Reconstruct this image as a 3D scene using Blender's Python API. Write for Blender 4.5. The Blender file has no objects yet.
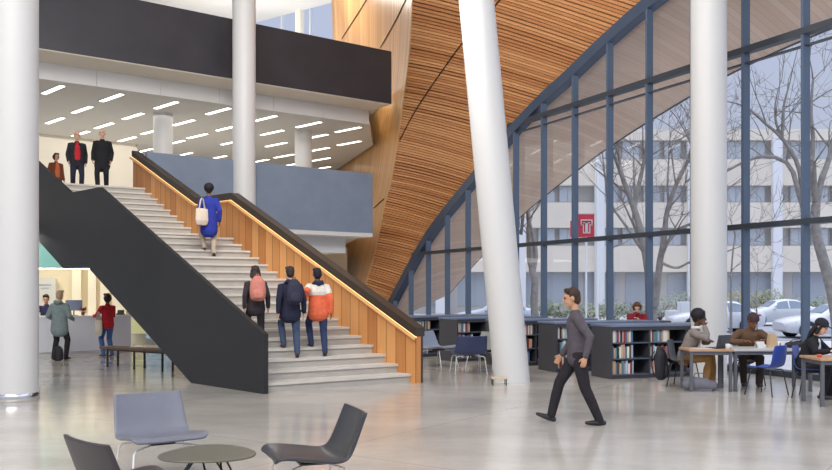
import bpy, math, random
from mathutils import Vector, Matrix
random.seed(7)
V = Vector
SC = bpy.context.scene
COL = SC.collection
F = 880.0; CX = 416.0; HY = 288.0; CH = 1.75

def at(px, py, d):
    "point seen at photo pixel (px, py) at distance d along the view axis"
    return V(((px-CX)/F*d, d, CH+(HY-py)/F*d))
def rz_face(fx, fy): return math.atan2(-fx, fy)

# ---------------------------------------------------------------- materials
def lin(c):
    return tuple(((v/255)/12.92 if v/255 <= .04045 else ((v/255+.055)/1.055)**2.4) for v in c)+(1,)
MATS = {}
def mat(name, c, rough=.5, metal=0, var=0.0, scale=8.0, bump=0.0, spec=.5, emit=None, es=0, coat=0):
    if name in MATS: return MATS[name]
    m = bpy.data.materials.new(name); m.use_nodes = True
    nt = m.node_tree; b = nt.nodes['Principled BSDF']
    b.inputs['Base Color'].default_value = lin(c)
    b.inputs['Roughness'].default_value = rough
    b.inputs['Metallic'].default_value = metal
    b.inputs['Specular IOR Level'].default_value = spec
    b.inputs['Coat Weight'].default_value = coat
    if emit:
        b.inputs['Emission Color'].default_value = lin(emit); b.inputs['Emission Strength'].default_value = es
    if var or bump:
        tc = nt.nodes.new('ShaderNodeTexCoord'); n = nt.nodes.new('ShaderNodeTexNoise')
        n.inputs['Scale'].default_value = scale; n.inputs['Detail'].default_value = 4
        nt.links.new(tc.outputs['Object'], n.inputs['Vector'])
        if var:
            r = nt.nodes.new('ShaderNodeValToRGB')
            l = lin(c)
            r.color_ramp.elements[0].position = .3; r.color_ramp.elements[1].position = .7
            r.color_ramp.elements[0].color = tuple(v*(1-var) for v in l[:3])+(1,)
            r.color_ramp.elements[1].color = tuple(min(1, v*(1+var)) for v in l[:3])+(1,)
            nt.links.new(n.outputs['Fac'], r.inputs['Fac']); nt.links.new(r.outputs['Color'], b.inputs['Base Color'])
        if bump:
            bp = nt.nodes.new('ShaderNodeBump'); bp.inputs['Strength'].default_value = bump
            nt.links.new(n.outputs['Fac'], bp.inputs['Height']); nt.links.new(bp.outputs['Normal'], b.inputs['Normal'])
    MATS[name] = m
    return m

def boards(name, c1, c2, width, grain=1.0, rough=.45, axis=0, joint=.55):
    "wood boards: tone changes from board to board along one UV axis, fine grain along the other"
    m = bpy.data.materials.new(name); m.use_nodes = True; nt = m.node_tree; N = nt.nodes; L = nt.links
    b = N['Principled BSDF']; b.inputs['Roughness'].default_value = rough
    uv = N.new('ShaderNodeUVMap'); sp = N.new('ShaderNodeSeparateXYZ'); L.new(uv.outputs['UV'], sp.inputs[0])
    dv = N.new('ShaderNodeMath'); dv.operation = 'DIVIDE'; dv.inputs[1].default_value = width
    L.new(sp.outputs[axis], dv.inputs[0])
    fl = N.new('ShaderNodeMath'); fl.operation = 'FLOOR'; L.new(dv.outputs[0], fl.inputs[0])
    wn = N.new('ShaderNodeTexWhiteNoise'); wn.noise_dimensions = '1D'; L.new(fl.outputs[0], wn.inputs['W'])
    mp = N.new('ShaderNodeMapping'); mp.inputs['Scale'].default_value = (28, 1.2, 1) if axis == 0 else (1.2, 28, 1)
    L.new(uv.outputs['UV'], mp.inputs['Vector'])
    ns = N.new('ShaderNodeTexNoise'); ns.inputs['Scale'].default_value = grain; ns.inputs['Detail'].default_value = 5
    L.new(mp.outputs[0], ns.inputs['Vector'])
    ad = N.new('ShaderNodeMix'); ad.data_type = 'FLOAT'; ad.inputs[0].default_value = .45
    L.new(wn.outputs['Value'], ad.inputs[2]); L.new(ns.outputs['Fac'], ad.inputs[3])
    cr = N.new('ShaderNodeValToRGB'); cr.color_ramp.elements[0].color = lin(c1); cr.color_ramp.elements[1].color = lin(c2)
    cr.color_ramp.elements[0].position = .15; cr.color_ramp.elements[1].position = .85
    L.new(ad.outputs[0], cr.inputs[0])
    # thin joints between boards
    fr = N.new('ShaderNodeMath'); fr.operation = 'FRACT'; L.new(dv.outputs[0], fr.inputs[0])
    lt = N.new('ShaderNodeMath'); lt.operation = 'LESS_THAN'; lt.inputs[1].default_value = .05; L.new(fr.outputs[0], lt.inputs[0])
    mx = N.new('ShaderNodeMix'); mx.data_type = 'RGBA'; mx.inputs[7].default_value = lin(tuple(v*joint for v in c1))
    L.new(lt.outputs[0], mx.inputs[0]); L.new(cr.outputs[0], mx.inputs[6]); L.new(mx.outputs[2], b.inputs['Base Color'])
    MATS[name] = m
    return m

def glassmat(name, tint, refl):
    m = bpy.data.materials.new(name); m.use_nodes = True; nt = m.node_tree; N = nt.nodes; L = nt.links
    N.remove(N['Principled BSDF']); o = N['Material Output']
    t = N.new('ShaderNodeBsdfTransparent'); t.inputs[0].default_value = lin(tint)
    g = N.new('ShaderNodeBsdfGlossy'); g.inputs['Roughness'].default_value = .02
    lw = N.new('ShaderNodeLayerWeight'); lw.inputs[0].default_value = .25
    mu = N.new('ShaderNodeMath'); mu.operation = 'MULTIPLY'; mu.inputs[1].default_value = refl
    L.new(lw.outputs['Fresnel'], mu.inputs[0])
    x = N.new('ShaderNodeMixShader'); L.new(mu.outputs[0], x.inputs[0]); L.new(t.outputs[0], x.inputs[1]); L.new(g.outputs[0], x.inputs[2])
    L.new(x.outputs[0], o.inputs[0]); MATS[name] = m
    return m

def floormat():
    m = bpy.data.materials.new('polished_concrete'); m.use_nodes = True; nt = m.node_tree; N = nt.nodes; L = nt.links
    b = N['Principled BSDF']; tc = N.new('ShaderNodeTexCoord')
    n1 = N.new('ShaderNodeTexNoise'); n1.inputs['Scale'].default_value = .5; n1.inputs['Detail'].default_value = 6; n1.inputs['Roughness'].default_value = .65
    n2 = N.new('ShaderNodeTexNoise'); n2.inputs['Scale'].default_value = 45; n2.inputs['Detail'].default_value = 3
    mp = N.new('ShaderNodeMapping'); mp.inputs['Scale'].default_value = (1, 1.6, 1); mp.inputs['Rotation'].default_value = (0, 0, .5)
    L.new(tc.outputs['Object'], mp.inputs[0]); L.new(mp.outputs[0], n1.inputs['Vector']); L.new(tc.outputs['Object'], n2.inputs['Vector'])
    mx = N.new('ShaderNodeMix'); mx.data_type = 'FLOAT'; mx.inputs[0].default_value = .3
    L.new(n1.outputs['Fac'], mx.inputs[2]); L.new(n2.outputs['Fac'], mx.inputs[3])
    cr = N.new('ShaderNodeValToRGB'); cr.color_ramp.elements[0].color = lin(FLOOR1); cr.color_ramp.elements[1].color = lin(FLOOR2)
    cr.color_ramp.elements[0].position = .32; cr.color_ramp.elements[1].position = .66
    L.new(mx.outputs[0], cr.inputs[0])
    # saw-cut control joints
    br = N.new('ShaderNodeTexBrick'); br.offset = 0; br.inputs['Scale'].default_value = 1; br.inputs['Mortar Size'].default_value = .006
    br.inputs['Brick Width'].default_value = 4.6; br.inputs['Row Height'].default_value = 4.6
    mp2 = N.new('ShaderNodeMapping'); mp2.inputs['Rotation'].default_value = (0, 0, .62); mp2.inputs['Location'].default_value = (1.7, 2.1, 0)
    L.new(tc.outputs['Object'], mp2.inputs[0]); L.new(mp2.outputs[0], br.inputs['Vector'])
    mj = N.new('ShaderNodeMix'); mj.data_type = 'RGBA'; mj.inputs[7].default_value = lin((150, 146, 140))
    L.new(br.outputs['Fac'], mj.inputs[0]); L.new(cr.outputs[0], mj.inputs[6]); L.new(mj.outputs[2], b.inputs['Base Color'])
    rr = N.new('ShaderNodeMapRange'); rr.inputs[3].default_value = .08; rr.inputs[4].default_value = .22
    L.new(n1.outputs['Fac'], rr.inputs[0]); L.new(rr.outputs[0], b.inputs['Roughness'])
    b.inputs['Specular IOR Level'].default_value = .9
    MATS['floor'] = m
    return m
FLOOR1 = (172, 166, 157); FLOOR2 = (206, 200, 191)

# ---------------------------------------------------------------- mesh builder
class MB:
    def __init__(s): s.v = []; s.f = []; s.uv = {}
    def add(s, vs, fs, uvs=None):
        o = len(s.v); s.v += [V(p) for p in vs]
        for i, f in enumerate(fs):
            if uvs: s.uv[len(s.f)] = uvs[i]
            s.f.append([k+o for k in f])
    def box(s, c, sz, rz=0, tilt=None):
        x, y, z = [k/2 for k in sz]; M = Matrix.Rotation(rz, 3, 'Z')
        if tilt: M = M @ Matrix.Rotation(tilt[1], 3, tilt[0])
        vs = [V(c)+M@V(p) for p in [(-x,-y,-z),(x,-y,-z),(x,y,-z),(-x,y,-z),(-x,-y,z),(x,-y,z),(x,y,z),(-x,y,z)]]
        s.add(vs, [(3,2,1,0),(4,5,6,7),(0,1,5,4),(1,2,6,5),(2,3,7,6),(3,0,4,7)]); return s
    def prism(s, poly, off, uvf=None):
        "polygon (3D points) extruded by an offset vector"
        n = len(poly); off = V(off); a = [V(p) for p in poly]; b = [p+off for p in a]
        fs = [tuple(range(n))[::-1], tuple(range(n, 2*n))]+[(i, (i+1) % n, n+(i+1) % n, n+i) for i in range(n)]
        uvs = None
        if uvf:
            vv = a+b; uvs = [[uvf(vv[k]) for k in f] for f in fs]
        s.add(a+b, fs, uvs); return s
    def grid(s, P, uv=None):
        r = len(P); c = len(P[0]); vs = [p for row in P for p in row]
        fs = [(i*c+j, i*c+j+1, (i+1)*c+j+1, (i+1)*c+j) for i in range(r-1) for j in range(c-1)]
        uvs = None
        if uv:
            u = [p for row in uv for p in row]; uvs = [[u[k] for k in f] for f in fs]
        s.add(vs, fs, uvs); return s
    def tube(s, pts, rad, n=8, side=None, cap=True):
        "round or elliptic tube; rad: number, or list of numbers / (side, depth) pairs; rounded ends"
        pts = [V(p) for p in pts]; m = len(pts)
        if not isinstance(rad, (list, tuple)): rad = [rad]*m
        rad = [(r, r) if not isinstance(r, (list, tuple)) else r for r in rad]
        T = []
        for i in range(m):
            t = pts[min(i+1, m-1)]-pts[max(i-1, 0)]; T.append(t.normalized() if t.length > 1e-9 else V((0, 0, 1)))
        up = V(side) if side else (V((1, 0, 0)) if abs(T[0].x) < .9 else V((0, 1, 0)))
        rings = []
        A = up-T[0]*up.dot(T[0]); A.normalize()
        for i in range(m):
            A = A-T[i]*A.dot(T[i]); A.normalize(); B = T[i].cross(A)
            rings.append((pts[i], A.copy(), B, rad[i], T[i]))
        seq = []
        if cap:
            p, a, b, r, t = rings[0]; q = min(r)
            seq += [(p-t*q*.85, a, b, (r[0]*.45, r[1]*.45)), (p-t*q*.5, a, b, (r[0]*.85, r[1]*.85))]
        seq += [(p, a, b, r) for p, a, b, r, t in rings]
        if cap:
            p, a, b, r, t = rings[-1]; q = min(r)
            seq += [(p+t*q*.5, a, b, (r[0]*.85, r[1]*.85)), (p+t*q*.85, a, b, (r[0]*.45, r[1]*.45))]
        vs = []
        for p, a, b, r in seq:
            for k in range(n):
                w = 2*math.pi*k/n; vs.append(p+a*(math.cos(w)*r[0])+b*(math.sin(w)*r[1]))
        fs = [(i*n+k, i*n+(k+1) % n, (i+1)*n+(k+1) % n, (i+1)*n+k) for i in range(len(seq)-1) for k in range(n)]
        fs += [tuple(range(n))[::-1], tuple(range((len(seq)-1)*n, len(seq)*n))]
        s.add(vs, fs); return s
    def rod(s, a, b, r, n=8): return s.tube([a, b], r, n, cap=False)
    def ell(s, c, r, M=None, n=14, m=9):
        c = V(c); vs = []; M = M or Matrix.Identity(3)
        for i in range(m+1):
            ph = math.pi*(i+.0)/m
            ph = min(max(ph, .08), math.pi-.08)
            for k in range(n):
                w = 2*math.pi*k/n
                vs.append(c+M@V((r[0]*math.sin(ph)*math.cos(w), r[1]*math.sin(ph)*math.sin(w), r[2]*math.cos(ph))))
        fs = [(i*n+k, (i+1)*n+k, (i+1)*n+(k+1) % n, i*n+(k+1) % n) for i in range(m) for k in range(n)]
        fs += [tuple(range(n)), tuple(range(m*n, (m+1)*n))[::-1]]
        s.add(vs, fs); return s
    def lathe(s, prof, c=(0, 0, 0), n=24):
        "profile of (radius, z)"
        c = V(c); vs = [c+V((r*math.cos(2*math.pi*k/n), r*math.sin(2*math.pi*k/n), z)) for r, z in prof for k in range(n)]
        fs = [(i*n+k, i*n+(k+1) % n, (i+1)*n+(k+1) % n, (i+1)*n+k) for i in range(len(prof)-1) for k in range(n)]
        fs += [tuple(range(n))[::-1], tuple(range((len(prof)-1)*n, len(prof)*n))]
        s.add(vs, fs); return s
    def build(s, name, m, parent=None, smooth=False, world=False, bevel=0, kind=None, seg=2):
        o0 = V((0, 0, 0))
        if world and parent:
            q = parent
            while q: o0 = o0+V(q.location); q = q.parent
        me = bpy.data.meshes.new(name); me.from_pydata([p-o0 for p in s.v], [], s.f)
        if s.uv:
            ul = me.uv_layers.new(name='UVMap')
            for p in me.polygons:
                u = s.uv.get(p.index)
                if u:
                    for k, li in enumerate(p.loop_indices): ul.data[li].uv = u[k]
        me.materials.append(m)
        if smooth:
            for p in me.polygons: p.use_smooth = True
        me.update()
        o = bpy.data.objects.new(name, me); COL.objects.link(o)
        if parent: o.parent = parent
        if kind: o['kind'] = kind
        if bevel:
            bv = o.modifiers.new('bevel', 'BEVEL'); bv.width = bevel; bv.segments = seg; bv.limit_method = 'ANGLE'
        return o
    def remesh(s, name, m, parent, voxel=.011, smooth=4):
        "one continuous skin over all the shapes collected"
        o = s.build(name, m, None)
        r = o.modifiers.new('r', 'REMESH'); r.mode = 'VOXEL'; r.voxel_size = voxel
        if smooth:
            q = o.modifiers.new('s', 'SMOOTH'); q.factor = .5; q.iterations = smooth
        dg = bpy.context.evaluated_depsgraph_get(); dg.update()
        me = bpy.data.meshes.new_from_object(o.evaluated_get(dg))
        o.modifiers.clear(); old = o.data; o.data = me; bpy.data.meshes.remove(old); me.name = name
        if not me.materials: me.materials.append(m)
        for p in me.polygons: p.use_smooth = True
        if parent: o.parent = parent
        return o

def thing(name, label, cat, loc=(0, 0, 0), rz=0, group=None):
    o = bpy.data.objects.new(name, None); COL.objects.link(o); o.empty_display_size = .2
    o.location = loc; o.rotation_euler = (0, 0, rz); o['label'] = label; o['category'] = cat
    if group: o['group'] = group
    return o
def tag(o, label, cat, group=None):
    o['label'] = label; o['category'] = cat
    if group: o['group'] = group
    return o
def struct(name, mb, m, **k): return mb.build(name, m, kind='structure', **k)
def dup(root, loc, rz, label, group=None):
    r = root.copy(); COL.objects.link(r); r.location = loc; r.rotation_euler = (0, 0, rz); r['label'] = label
    if group: r['group'] = group
    for ch in list(root.children):
        c = ch.copy(); COL.objects.link(c); c.parent = r
        for g in list(ch.children):
            d = g.copy(); COL.objects.link(d); d.parent = c
    return r
def ordn(n):
    return {1: 'first', 2: 'second', 3: 'third', 4: 'fourth', 5: 'fifth', 6: 'sixth', 7: 'seventh', 8: 'eighth', 9: 'ninth', 10: 'tenth', 11: 'eleventh', 12: 'twelfth', 13: 'thirteenth', 14: 'fourteenth'}.get(n, str(n)+'th')

def resample(pts, n):
    "even points on a Catmull-Rom curve through pts"
    P = [V(p) for p in pts]; out = []; K = 12
    for i in range(len(P)-1):
        p0 = P[max(i-1, 0)]; p1 = P[i]; p2 = P[i+1]; p3 = P[min(i+2, len(P)-1)]
        for k in range(K):
            t = k/K
            out.append(.5*((2*p1)+(p2-p0)*t+(2*p0-5*p1+4*p2-p3)*t*t+(3*p1-p0-3*p2+p3)*t**3))
    out.append(P[-1])
    L = [0]
    for i in range(1, len(out)): L.append(L[-1]+(out[i]-out[i-1]).length)
    res = []; j = 0
    for i in range(n):
        q = L[-1]*i/(n-1)
        while j < len(L)-2 and L[j+1] < q: j += 1
        w = (q-L[j])/max(1e-9, L[j+1]-L[j]); res.append(out[j].lerp(out[j+1], min(1, max(0, w))))
    return res
def crom(pts, vs):
    "Catmull-Rom at fractional indices vs (keeps index correspondence)"
    P = [V(p) for p in pts]; out = []
    for q in vs:
        i = min(int(q), len(P)-2); t = q-i
        p0 = P[max(i-1, 0)]; p1 = P[i]; p2 = P[i+1]; p3 = P[min(i+2, len(P)-1)]
        out.append(.5*((2*p1)+(p2-p0)*t+(2*p0-5*p1+4*p2-p3)*t*t+(3*p1-p0-3*p2+p3)*t**3))
    return out

# ---------------------------------------------------------------- palette
white = mat('white_paint', (213, 212, 210), .45)
ceilw = mat('ceiling_paint', (214, 214, 212), .7)
cream = mat('cream_paint', (232, 224, 208), .6)
graph = mat('graphite_steel', (44, 44, 46), .5, var=.08, scale=1.5, spec=.35)
graph2 = mat('graphite_panel', (57, 56, 62), .42, var=.12, scale=1.2, spec=.4)
guard = mat('blue_sheen_panel', (122, 134, 152), .35, var=.06, scale=2, spec=.6)  # dark guard with its blue sheen painted into the base colour
capm = mat('dark_bronze_cap', (62, 54, 47), .4, spec=.5)
concrete = mat('precast_concrete', (208, 203, 195), .6, var=.06, scale=6)
bluesteel = mat('blue_grey_mullion', (80, 96, 118), .4, spec=.5)
darksteel = mat('dark_mullion', (52, 58, 66), .45)
chrome = mat('chrome', (225, 225, 228), .18, metal=1)
blackmetal = mat('black_metal', (38, 38, 40), .4)
glass = glassmat('window_glass', (248, 249, 252), .06)
WAVE = None
slatm = boards('slat_wood', (176, 112, 66), (222, 164, 110), 1.0, rough=.5, axis=1)
slatback = mat('slat_backing', (122, 78, 48), .8)
woodwall = boards('veneer_wood', (194, 138, 80), (232, 182, 120), .28, rough=.28)
railwood = boards('balustrade_wood', (184, 118, 62), (230, 168, 104), .27, rough=.4)
extwood = boards('exterior_soffit_wood', (222, 192, 166), (238, 212, 188), .5, rough=.7, axis=1, joint=.86)  # wood paled: ground bounce and haze are put into its colour
led = mat('warm_led', (255, 214, 150), .5, emit=(255, 205, 135), es=1.6)
lampm = mat('lamp_diffuser', (255, 255, 255), .5, emit=(255, 250, 240), es=4)
fl = floormat()
# ================================================================ camera, world, lights
cam = bpy.data.cameras.new('camera'); SKY = 2.6
co = bpy.data.objects.new('camera', cam); COL.objects.link(co)
co.location = (0, 0, CH); co.rotation_euler = (math.pi/2, 0, 0)
cam.sensor_width = 36; cam.lens = 36*F/832; cam.shift_y = (HY-235)/832; cam.clip_end = 500
SC.camera = co
W = bpy.data.worlds.new('overcast_sky'); SC.world = W; W.use_nodes = True
nt = W.node_tree; bg = nt.nodes['Background']; bg.inputs[1].default_value = SKY
# overcast sky: three times brighter overhead than at the horizon
tc = nt.nodes.new('ShaderNodeTexCoord'); sp = nt.nodes.new('ShaderNodeSeparateXYZ'); nt.links.new(tc.outputs['Generated'], sp.inputs[0])
cr = nt.nodes.new('ShaderNodeValToRGB'); nt.links.new(sp.outputs['Z'], cr.inputs[0]); nt.links.new(cr.outputs[0], bg.inputs[0])
e = cr.color_ramp.elements; e[0].position = .0; e[0].color = (.20, .215, .25, 1); e[1].position = 1; e[1].color = (1.15, 1.18, 1.24, 1)
q = e.new(.35); q.color = (.215, .24, .305, 1); q = e.new(.6); q.color = (.5, .54, .64, 1)
SC.view_settings.view_transform = 'Standard'; SC.view_settings.look = 'None'; SC.view_settings.gamma = 1
SC.view_settings.exposure = 0; SC.view_settings.use_curve_mapping = False
def area(name, loc, size, power, color, target=None, sy=None):
    l = bpy.data.lights.new(name, 'AREA'); l.energy = power; l.color = color; l.size = size
    if sy: l.shape = 'RECTANGLE'; l.size_y = sy
    o = bpy.data.objects.new(name, l); COL.objects.link(o); o.location = loc
    if target: o.rotation_euler = (V(target)-V(loc)).to_track_quat('-Z', 'Y').to_euler()
    return o

# ================================================================ building axes
PL = V((-2.48, 14.53, 0)); PR = V((0, 16.2, 0)); AA = (PR-PL).normalized(); WID = (PR-PL).length
BB = V((-.693, .721, 0)).normalized()
def S(s, t, z=0): return PL+AA*s+BB*t+V((0, 0, z))
ND = V((-.424, .906, 0)).normalized(); NO = V((.906, .424, 0)).normalized()   # along the glass wall / outward
KW = 13600.0
def gw(px): return KW/(px-4)
def gp(d, z=0, w=0):
    "point on the glass plane at depth d, pushed outward by w"
    px = 4+KW/d
    return V(((px-CX)/F*d, d, z))+NO*w

# ---------------------------------------------------------------- floors and ground
g0 = gp(50); g1 = gp(4)
m = MB(); m.prism([(-32, -6, -.1), (g1.x+2, -6, -.1), (g1.x, g1.y, -.1), (g0.x, g0.y, -.1), (-32, 52, -.1)], (0, 0, .1))
struct('floor', m, fl)
m = MB(); m.box((30, 60, -.4), (220, 150, .1))
struct('ground', m, mat('paving', (190, 190, 193), .8, var=.1, scale=.6))
m = MB(); m.box((30, 43, -.345), (220, 16, .02)); struct('road', m, mat('asphalt', (148, 151, 158), .85, var=.08, scale=1))

# ---------------------------------------------------------------- wooden vault
LP = [(357,332,35),(361,310,34.9),(365,288,34.7),(379,236,34),(385.5,203,33.3),(392.7,177,32.5),(400,127,31.2),(404,98,30.5),(409,60,29.5),(411.5,28,28.7),(412.8,0,28),(413.5,-22,27.5),(414.5,-62,26.6),(416,-105,25.6),(418,-150,24.6),(420,-200,23.5),(424,-260,22.3)]
RP = [(379,331),(386,314),(394,298),(422,246),(440,219),(460,194),(493,153.5),(516,125.5),(545,95),(570,72.5),(590,53),(607,37),(649,0),(700,-38),(760,-75),(840,-115),(940,-150)]
L3 = [at(*p) for p in LP]; R3 = [at(x, y, gw(x)) for x, y in RP]
NV = len(L3)-1
def vault(u, q):
    l = crom(L3, [q])[0]; r = crom(R3, [q])[0]
    p = l.lerp(r, u); w = (r-l).length
    return p+V((-.3, -.3, .9))*(.026*w*4*u*(1-u)*.5)
t = thing('wood_vault', 'curved ceiling vault clad in horizontal orange-brown timber slats beside the arched glass wall', 'vault', at(380, 300, 35))
VB = 46
Q = [NV*i/VB for i in range(VB+1)]
NS = 22
def nrm(u, q):
    e = .01
    a = vault(min(1, u+e), q)-vault(max(0, u-e), q); b = vault(u, min(NV, q+.05))-vault(u, max(0, q-.05))
    n = a.cross(b).normalized()
    p = vault(u, q)
    return n if n.dot(V((0, 0, CH))-p) > 0 else -n
bk = MB(); bk.grid([[vault(i/NS, q)-nrm(i/NS, q)*.15 for i in range(NS+1)] for q in Q])
o = bk.build('backing', slatback, t, smooth=True, world=True)
sd = o.modifiers.new('solid', 'SOLIDIFY'); sd.thickness = .12; sd.offset = 0
# slats: real battens, evenly spaced along the left edge
cum = [0]; qq = [NV*i/600 for i in range(601)]; last = None
for i, q in enumerate(qq):
    p = vault(.5, q)
    if i: cum.append(cum[-1]+(p-last).length)
    last = p
def q_at(s):
    lo, hi = 0, 600
    while hi-lo > 1:
        md = (lo+hi)//2
        if cum[md] < s: lo = md
        else: hi = md
    return qq[lo]+(qq[hi]-qq[lo])*(s-cum[lo])/max(1e-9, cum[hi]-cum[lo])
sl = MB(); s = 0; k = 0; rr = random.Random(3)
while s < cum[-1]-.2:
    w = .085; gap = rr.choice([.022, .022, .022, .03, .05])
    qa = q_at(s); qb = q_at(s+w)
    P = [[], [], [], []]; U = [[], [], [], []]
    for i in range(NS+1):
        u = i/NS; n = nrm(u, (qa+qb)/2); a = vault(u, qa); b = vault(u, qb); x = u*9
        for j, p in enumerate((a-n*.05, a, b, b-n*.05)): P[j].append(p); U[j].append((x, k+.5))
    sl.grid(P, U); s += w+gap; k += 1
sl.build('slat_cladding', slatm, t, world=True)
def pix(p): return (CX+F*p.x/p.y, HY-F*(p.z-CH)/p.y)
def locate(fn, tx, ty, ur, qr):
    "surface parameters under a photo pixel"
    best = None
    for it in range(3):
        nu, nq = 24, 48
        for i in range(nu+1):
            for k in range(nq+1):
                u = ur[0]+(ur[1]-ur[0])*i/nu; q = qr[0]+(qr[1]-qr[0])*k/nq
                x, y = pix(fn(u, q)); e = (x-tx)**2+(y-ty)**2
                if best is None or e < best[0]: best = (e, u, q)
        du = (ur[1]-ur[0])/nu*1.5; dq = (qr[1]-qr[0])/nq*1.5
        ur = (max(0, best[1]-du), best[1]+du); qr = (max(0, best[2]-dq), min(NV, best[2]+dq))
    return best[1], best[2]
jp = [locate(vault, x, y, (0, 1), (3, 13)) for x, y in ((400, 140), (416, 110), (438, 77), (461, 45), (481, 22), (500, 0), (520, -26))]
j = MB(); j.tube(resample([vault(u, q)+nrm(u, q)*.012 for u, q in jp], 24), .022, 5)
j.build('panel_joint', mat('dark_joint', (50, 32, 20), .9), t, world=True)

# smooth veneered wall behind the vault
OFF = [V((0, 0, 0)), V((-.3, 1.5, 0)), V((-.64, 3, 0)), V((-1.2, 5.3, 0)), V((-1.92, 7.9, 0)), V((-2.8, 10.9, 0)), V((-3.75, 14, 0)), V((-4.9, 17, 0))]
def wall(q, w): return crom(L3, [q])[0]+crom(OFF, [w])[0]
WN = 28
P = []; U = []; 
for i in range(VB+1):
    row = []; ur = []
    for k in range(WN+1):
        p = wall(Q[i], 6*k/WN); row.append(p); ur.append((6*k/WN*2.45, p.z))
    P.append(row); U.append(ur)
m = MB(); m.grid(P, U)
t = thing('veneer_wall', 'tall smooth curved wall of vertical honey-coloured timber boards left of the slatted vault', 'wall panelling', at(360, 325, 35.5))
o = m.build('board_cladding', woodwall, t, smooth=True, world=True)
sd = o.modifiers.new('solid', 'SOLIDIFY'); sd.thickness = .1; sd.offset = 1
def wj(a, b):
    j = MB(); n = 9
    j.tube([wall(a[0]+(b[0]-a[0])*i/n, a[1]+(b[1]-a[1])*i/n)+V((-.01, -.05, 0)) for i in range(n+1)], .018, 5)
    j.build('panel_joint', MATS['dark_joint'], t, world=True)
for (x0, y0), (x1, y1) in (((368, -2), (342, 39)), ((408, -5), (380.5, 48)), ((384, 199), (374, 208))):
    pa = locate(lambda w, q: wall(q, w), x0, y0, (0, 7), (2, 12.5)); pb_ = locate(lambda w, q: wall(q, w), x1, y1, (0, 7), (2, 12.5))
    wj((pa[1], pa[0]), (pb_[1], pb_[0]))

# arch frame in the glass plane, exterior soffit
NA = 60
AR = crom(R3, [NV*i/NA for i in range(NA+1)])
def archz(d):
    for i in range(NA):
        a, b = AR[i], AR[i+1]
        if b.y <= d <= a.y: return a.z+(b.z-a.z)*(a.y-d)/(a.y-b.y)
    return AR[-1].z if d < AR[-1].y else -1
P = [[] for _ in range(5)]
for i, p in enumerate(AR):
    tg = (AR[min(i+1, NA)]-AR[max(i-1, 0)]).normalized(); n = tg.cross(NO)
    if n.z > 0: n = -n
    if i < 3: n = V((n.x, n.y, n.z))
    a = p-NO*.2; b = a+n*.3; c = p+n*.3+NO*.1; d = p+NO*.1
    for k, x in enumerate((a, b, c, d, a)): P[k].append(x)
win = bpy.data.objects.new('window_1', None); COL.objects.link(win); win['kind'] = 'structure'; win.location = gp(20)
m = MB(); m.grid(P); m.build('arch_frame', mat('arch_steel', (62, 76, 97), .4), win, world=True)
OP = [(420,332),(435,310),(481,256),(521.5,214.7),(577,169.5),(624,136),(692,94),(742,66.6),(800,40),(870,12),(960,-15)]
WO = 3.2
O3 = [at(x, y, gw(x)*(1+WO/14)) for x, y in OP]
OR = resample(O3, 80)
def outer_at(p):
    s = p.dot(ND); best = None
    for i in range(len(OR)-1):
        a, b = OR[i].dot(ND), OR[i+1].dot(ND)
        if (a-s)*(b-s) <= 0 and a != b: return OR[i].lerp(OR[i+1], (s-a)/(b-a))
    return OR[0] if s > OR[0].dot(ND) else OR[-1]
P = []; U = []; ed = []
for i in range(NA+1):
    a = AR[i]+NO*.1; b = outer_at(AR[i]); ed.append(b)
    P.append([a.lerp(b, k/6)+V((0, 0, .12*math.sin(math.pi*k/6))) for k in range(7)]); U.append([(k/6*3, i*1.15) for k in range(7)])
t = thing('exterior_canopy', 'pale timber canopy soffit outside the glass, curving down with the arch', 'canopy', gp(34, 0, 2))
m = MB(); m.grid(P, U); o = m.build('soffit', extwood, t, smooth=True, world=True)
sd = o.modifiers.new('solid', 'SOLIDIFY'); sd.thickness = .1; sd.offset = 0
m = MB(); m.tube(ed, .06, 6); m.build('edge_trim', darksteel, t, world=True)

# ---------------------------------------------------------------- glass wall
US = [25.42-k for k in range(17)]
DS = [1.36*u for u in US]
Z1, Z2 = 3.02, 6.66
ang = math.atan2(ND.y, ND.x)
for d in DS:
    top = archz(d)
    if top < .3: continue
    m = MB(); h = top+.02; c = gp(d, h/2, -.1); m.box(c, (.065, .18, h), ang); m.build('mullion', bluesteel, win, world=True)
def transom(z, d0, d1, th, dp, mm):
    a = gp(d0); b = gp(d1); c = (a+b)/2; m = MB(); m.box((c.x, c.y, z), ((a-b).length, dp, th), ang)
    m.v = [p-NO*.1 for p in m.v]; return m.build('transom', mm, win, world=True)
dl = max(d for d in [20+.05*i for i in range(340)] if archz(d) > Z1-.1); du = max(d for d in [18+.05*i for i in range(340)] if archz(d) > Z2-.1)
transom(Z1, dl, 8, .11, .2, darksteel); transom(Z2, du, 8, .13, .2, darksteel); transom(Z2-.27, du-.4, 8, .03, .1, darksteel)
m = MB(); a = gp(36); b = gp(8); c = (a+b)/2; m.box((c.x, c.y, .06), ((a-b).length, .3, .12), ang); m.build('sill', darksteel, win, world=True)
for i in range(len(DS)-1):
    d0, d1 = DS[i], DS[i+1]
    for (za, zb) in ((.1, Z1), (Z1, Z2), (Z2, 12)):
        n = 4; xs = [d0+(d1-d0)*k/n for k in range(n+1)]
        tp = [min(zb, archz(x)) for x in xs]
        if max(tp) <= za+.05: continue
        tp = [max(q, za+.001) for q in tp]
        m = MB(); m.prism([gp(xs[0], za), gp(xs[-1], za)]+[gp(x, q) for x, q in reversed(list(zip(xs, tp)))], NO*.02)
        m.build('pane', glass, win, world=True)
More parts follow.
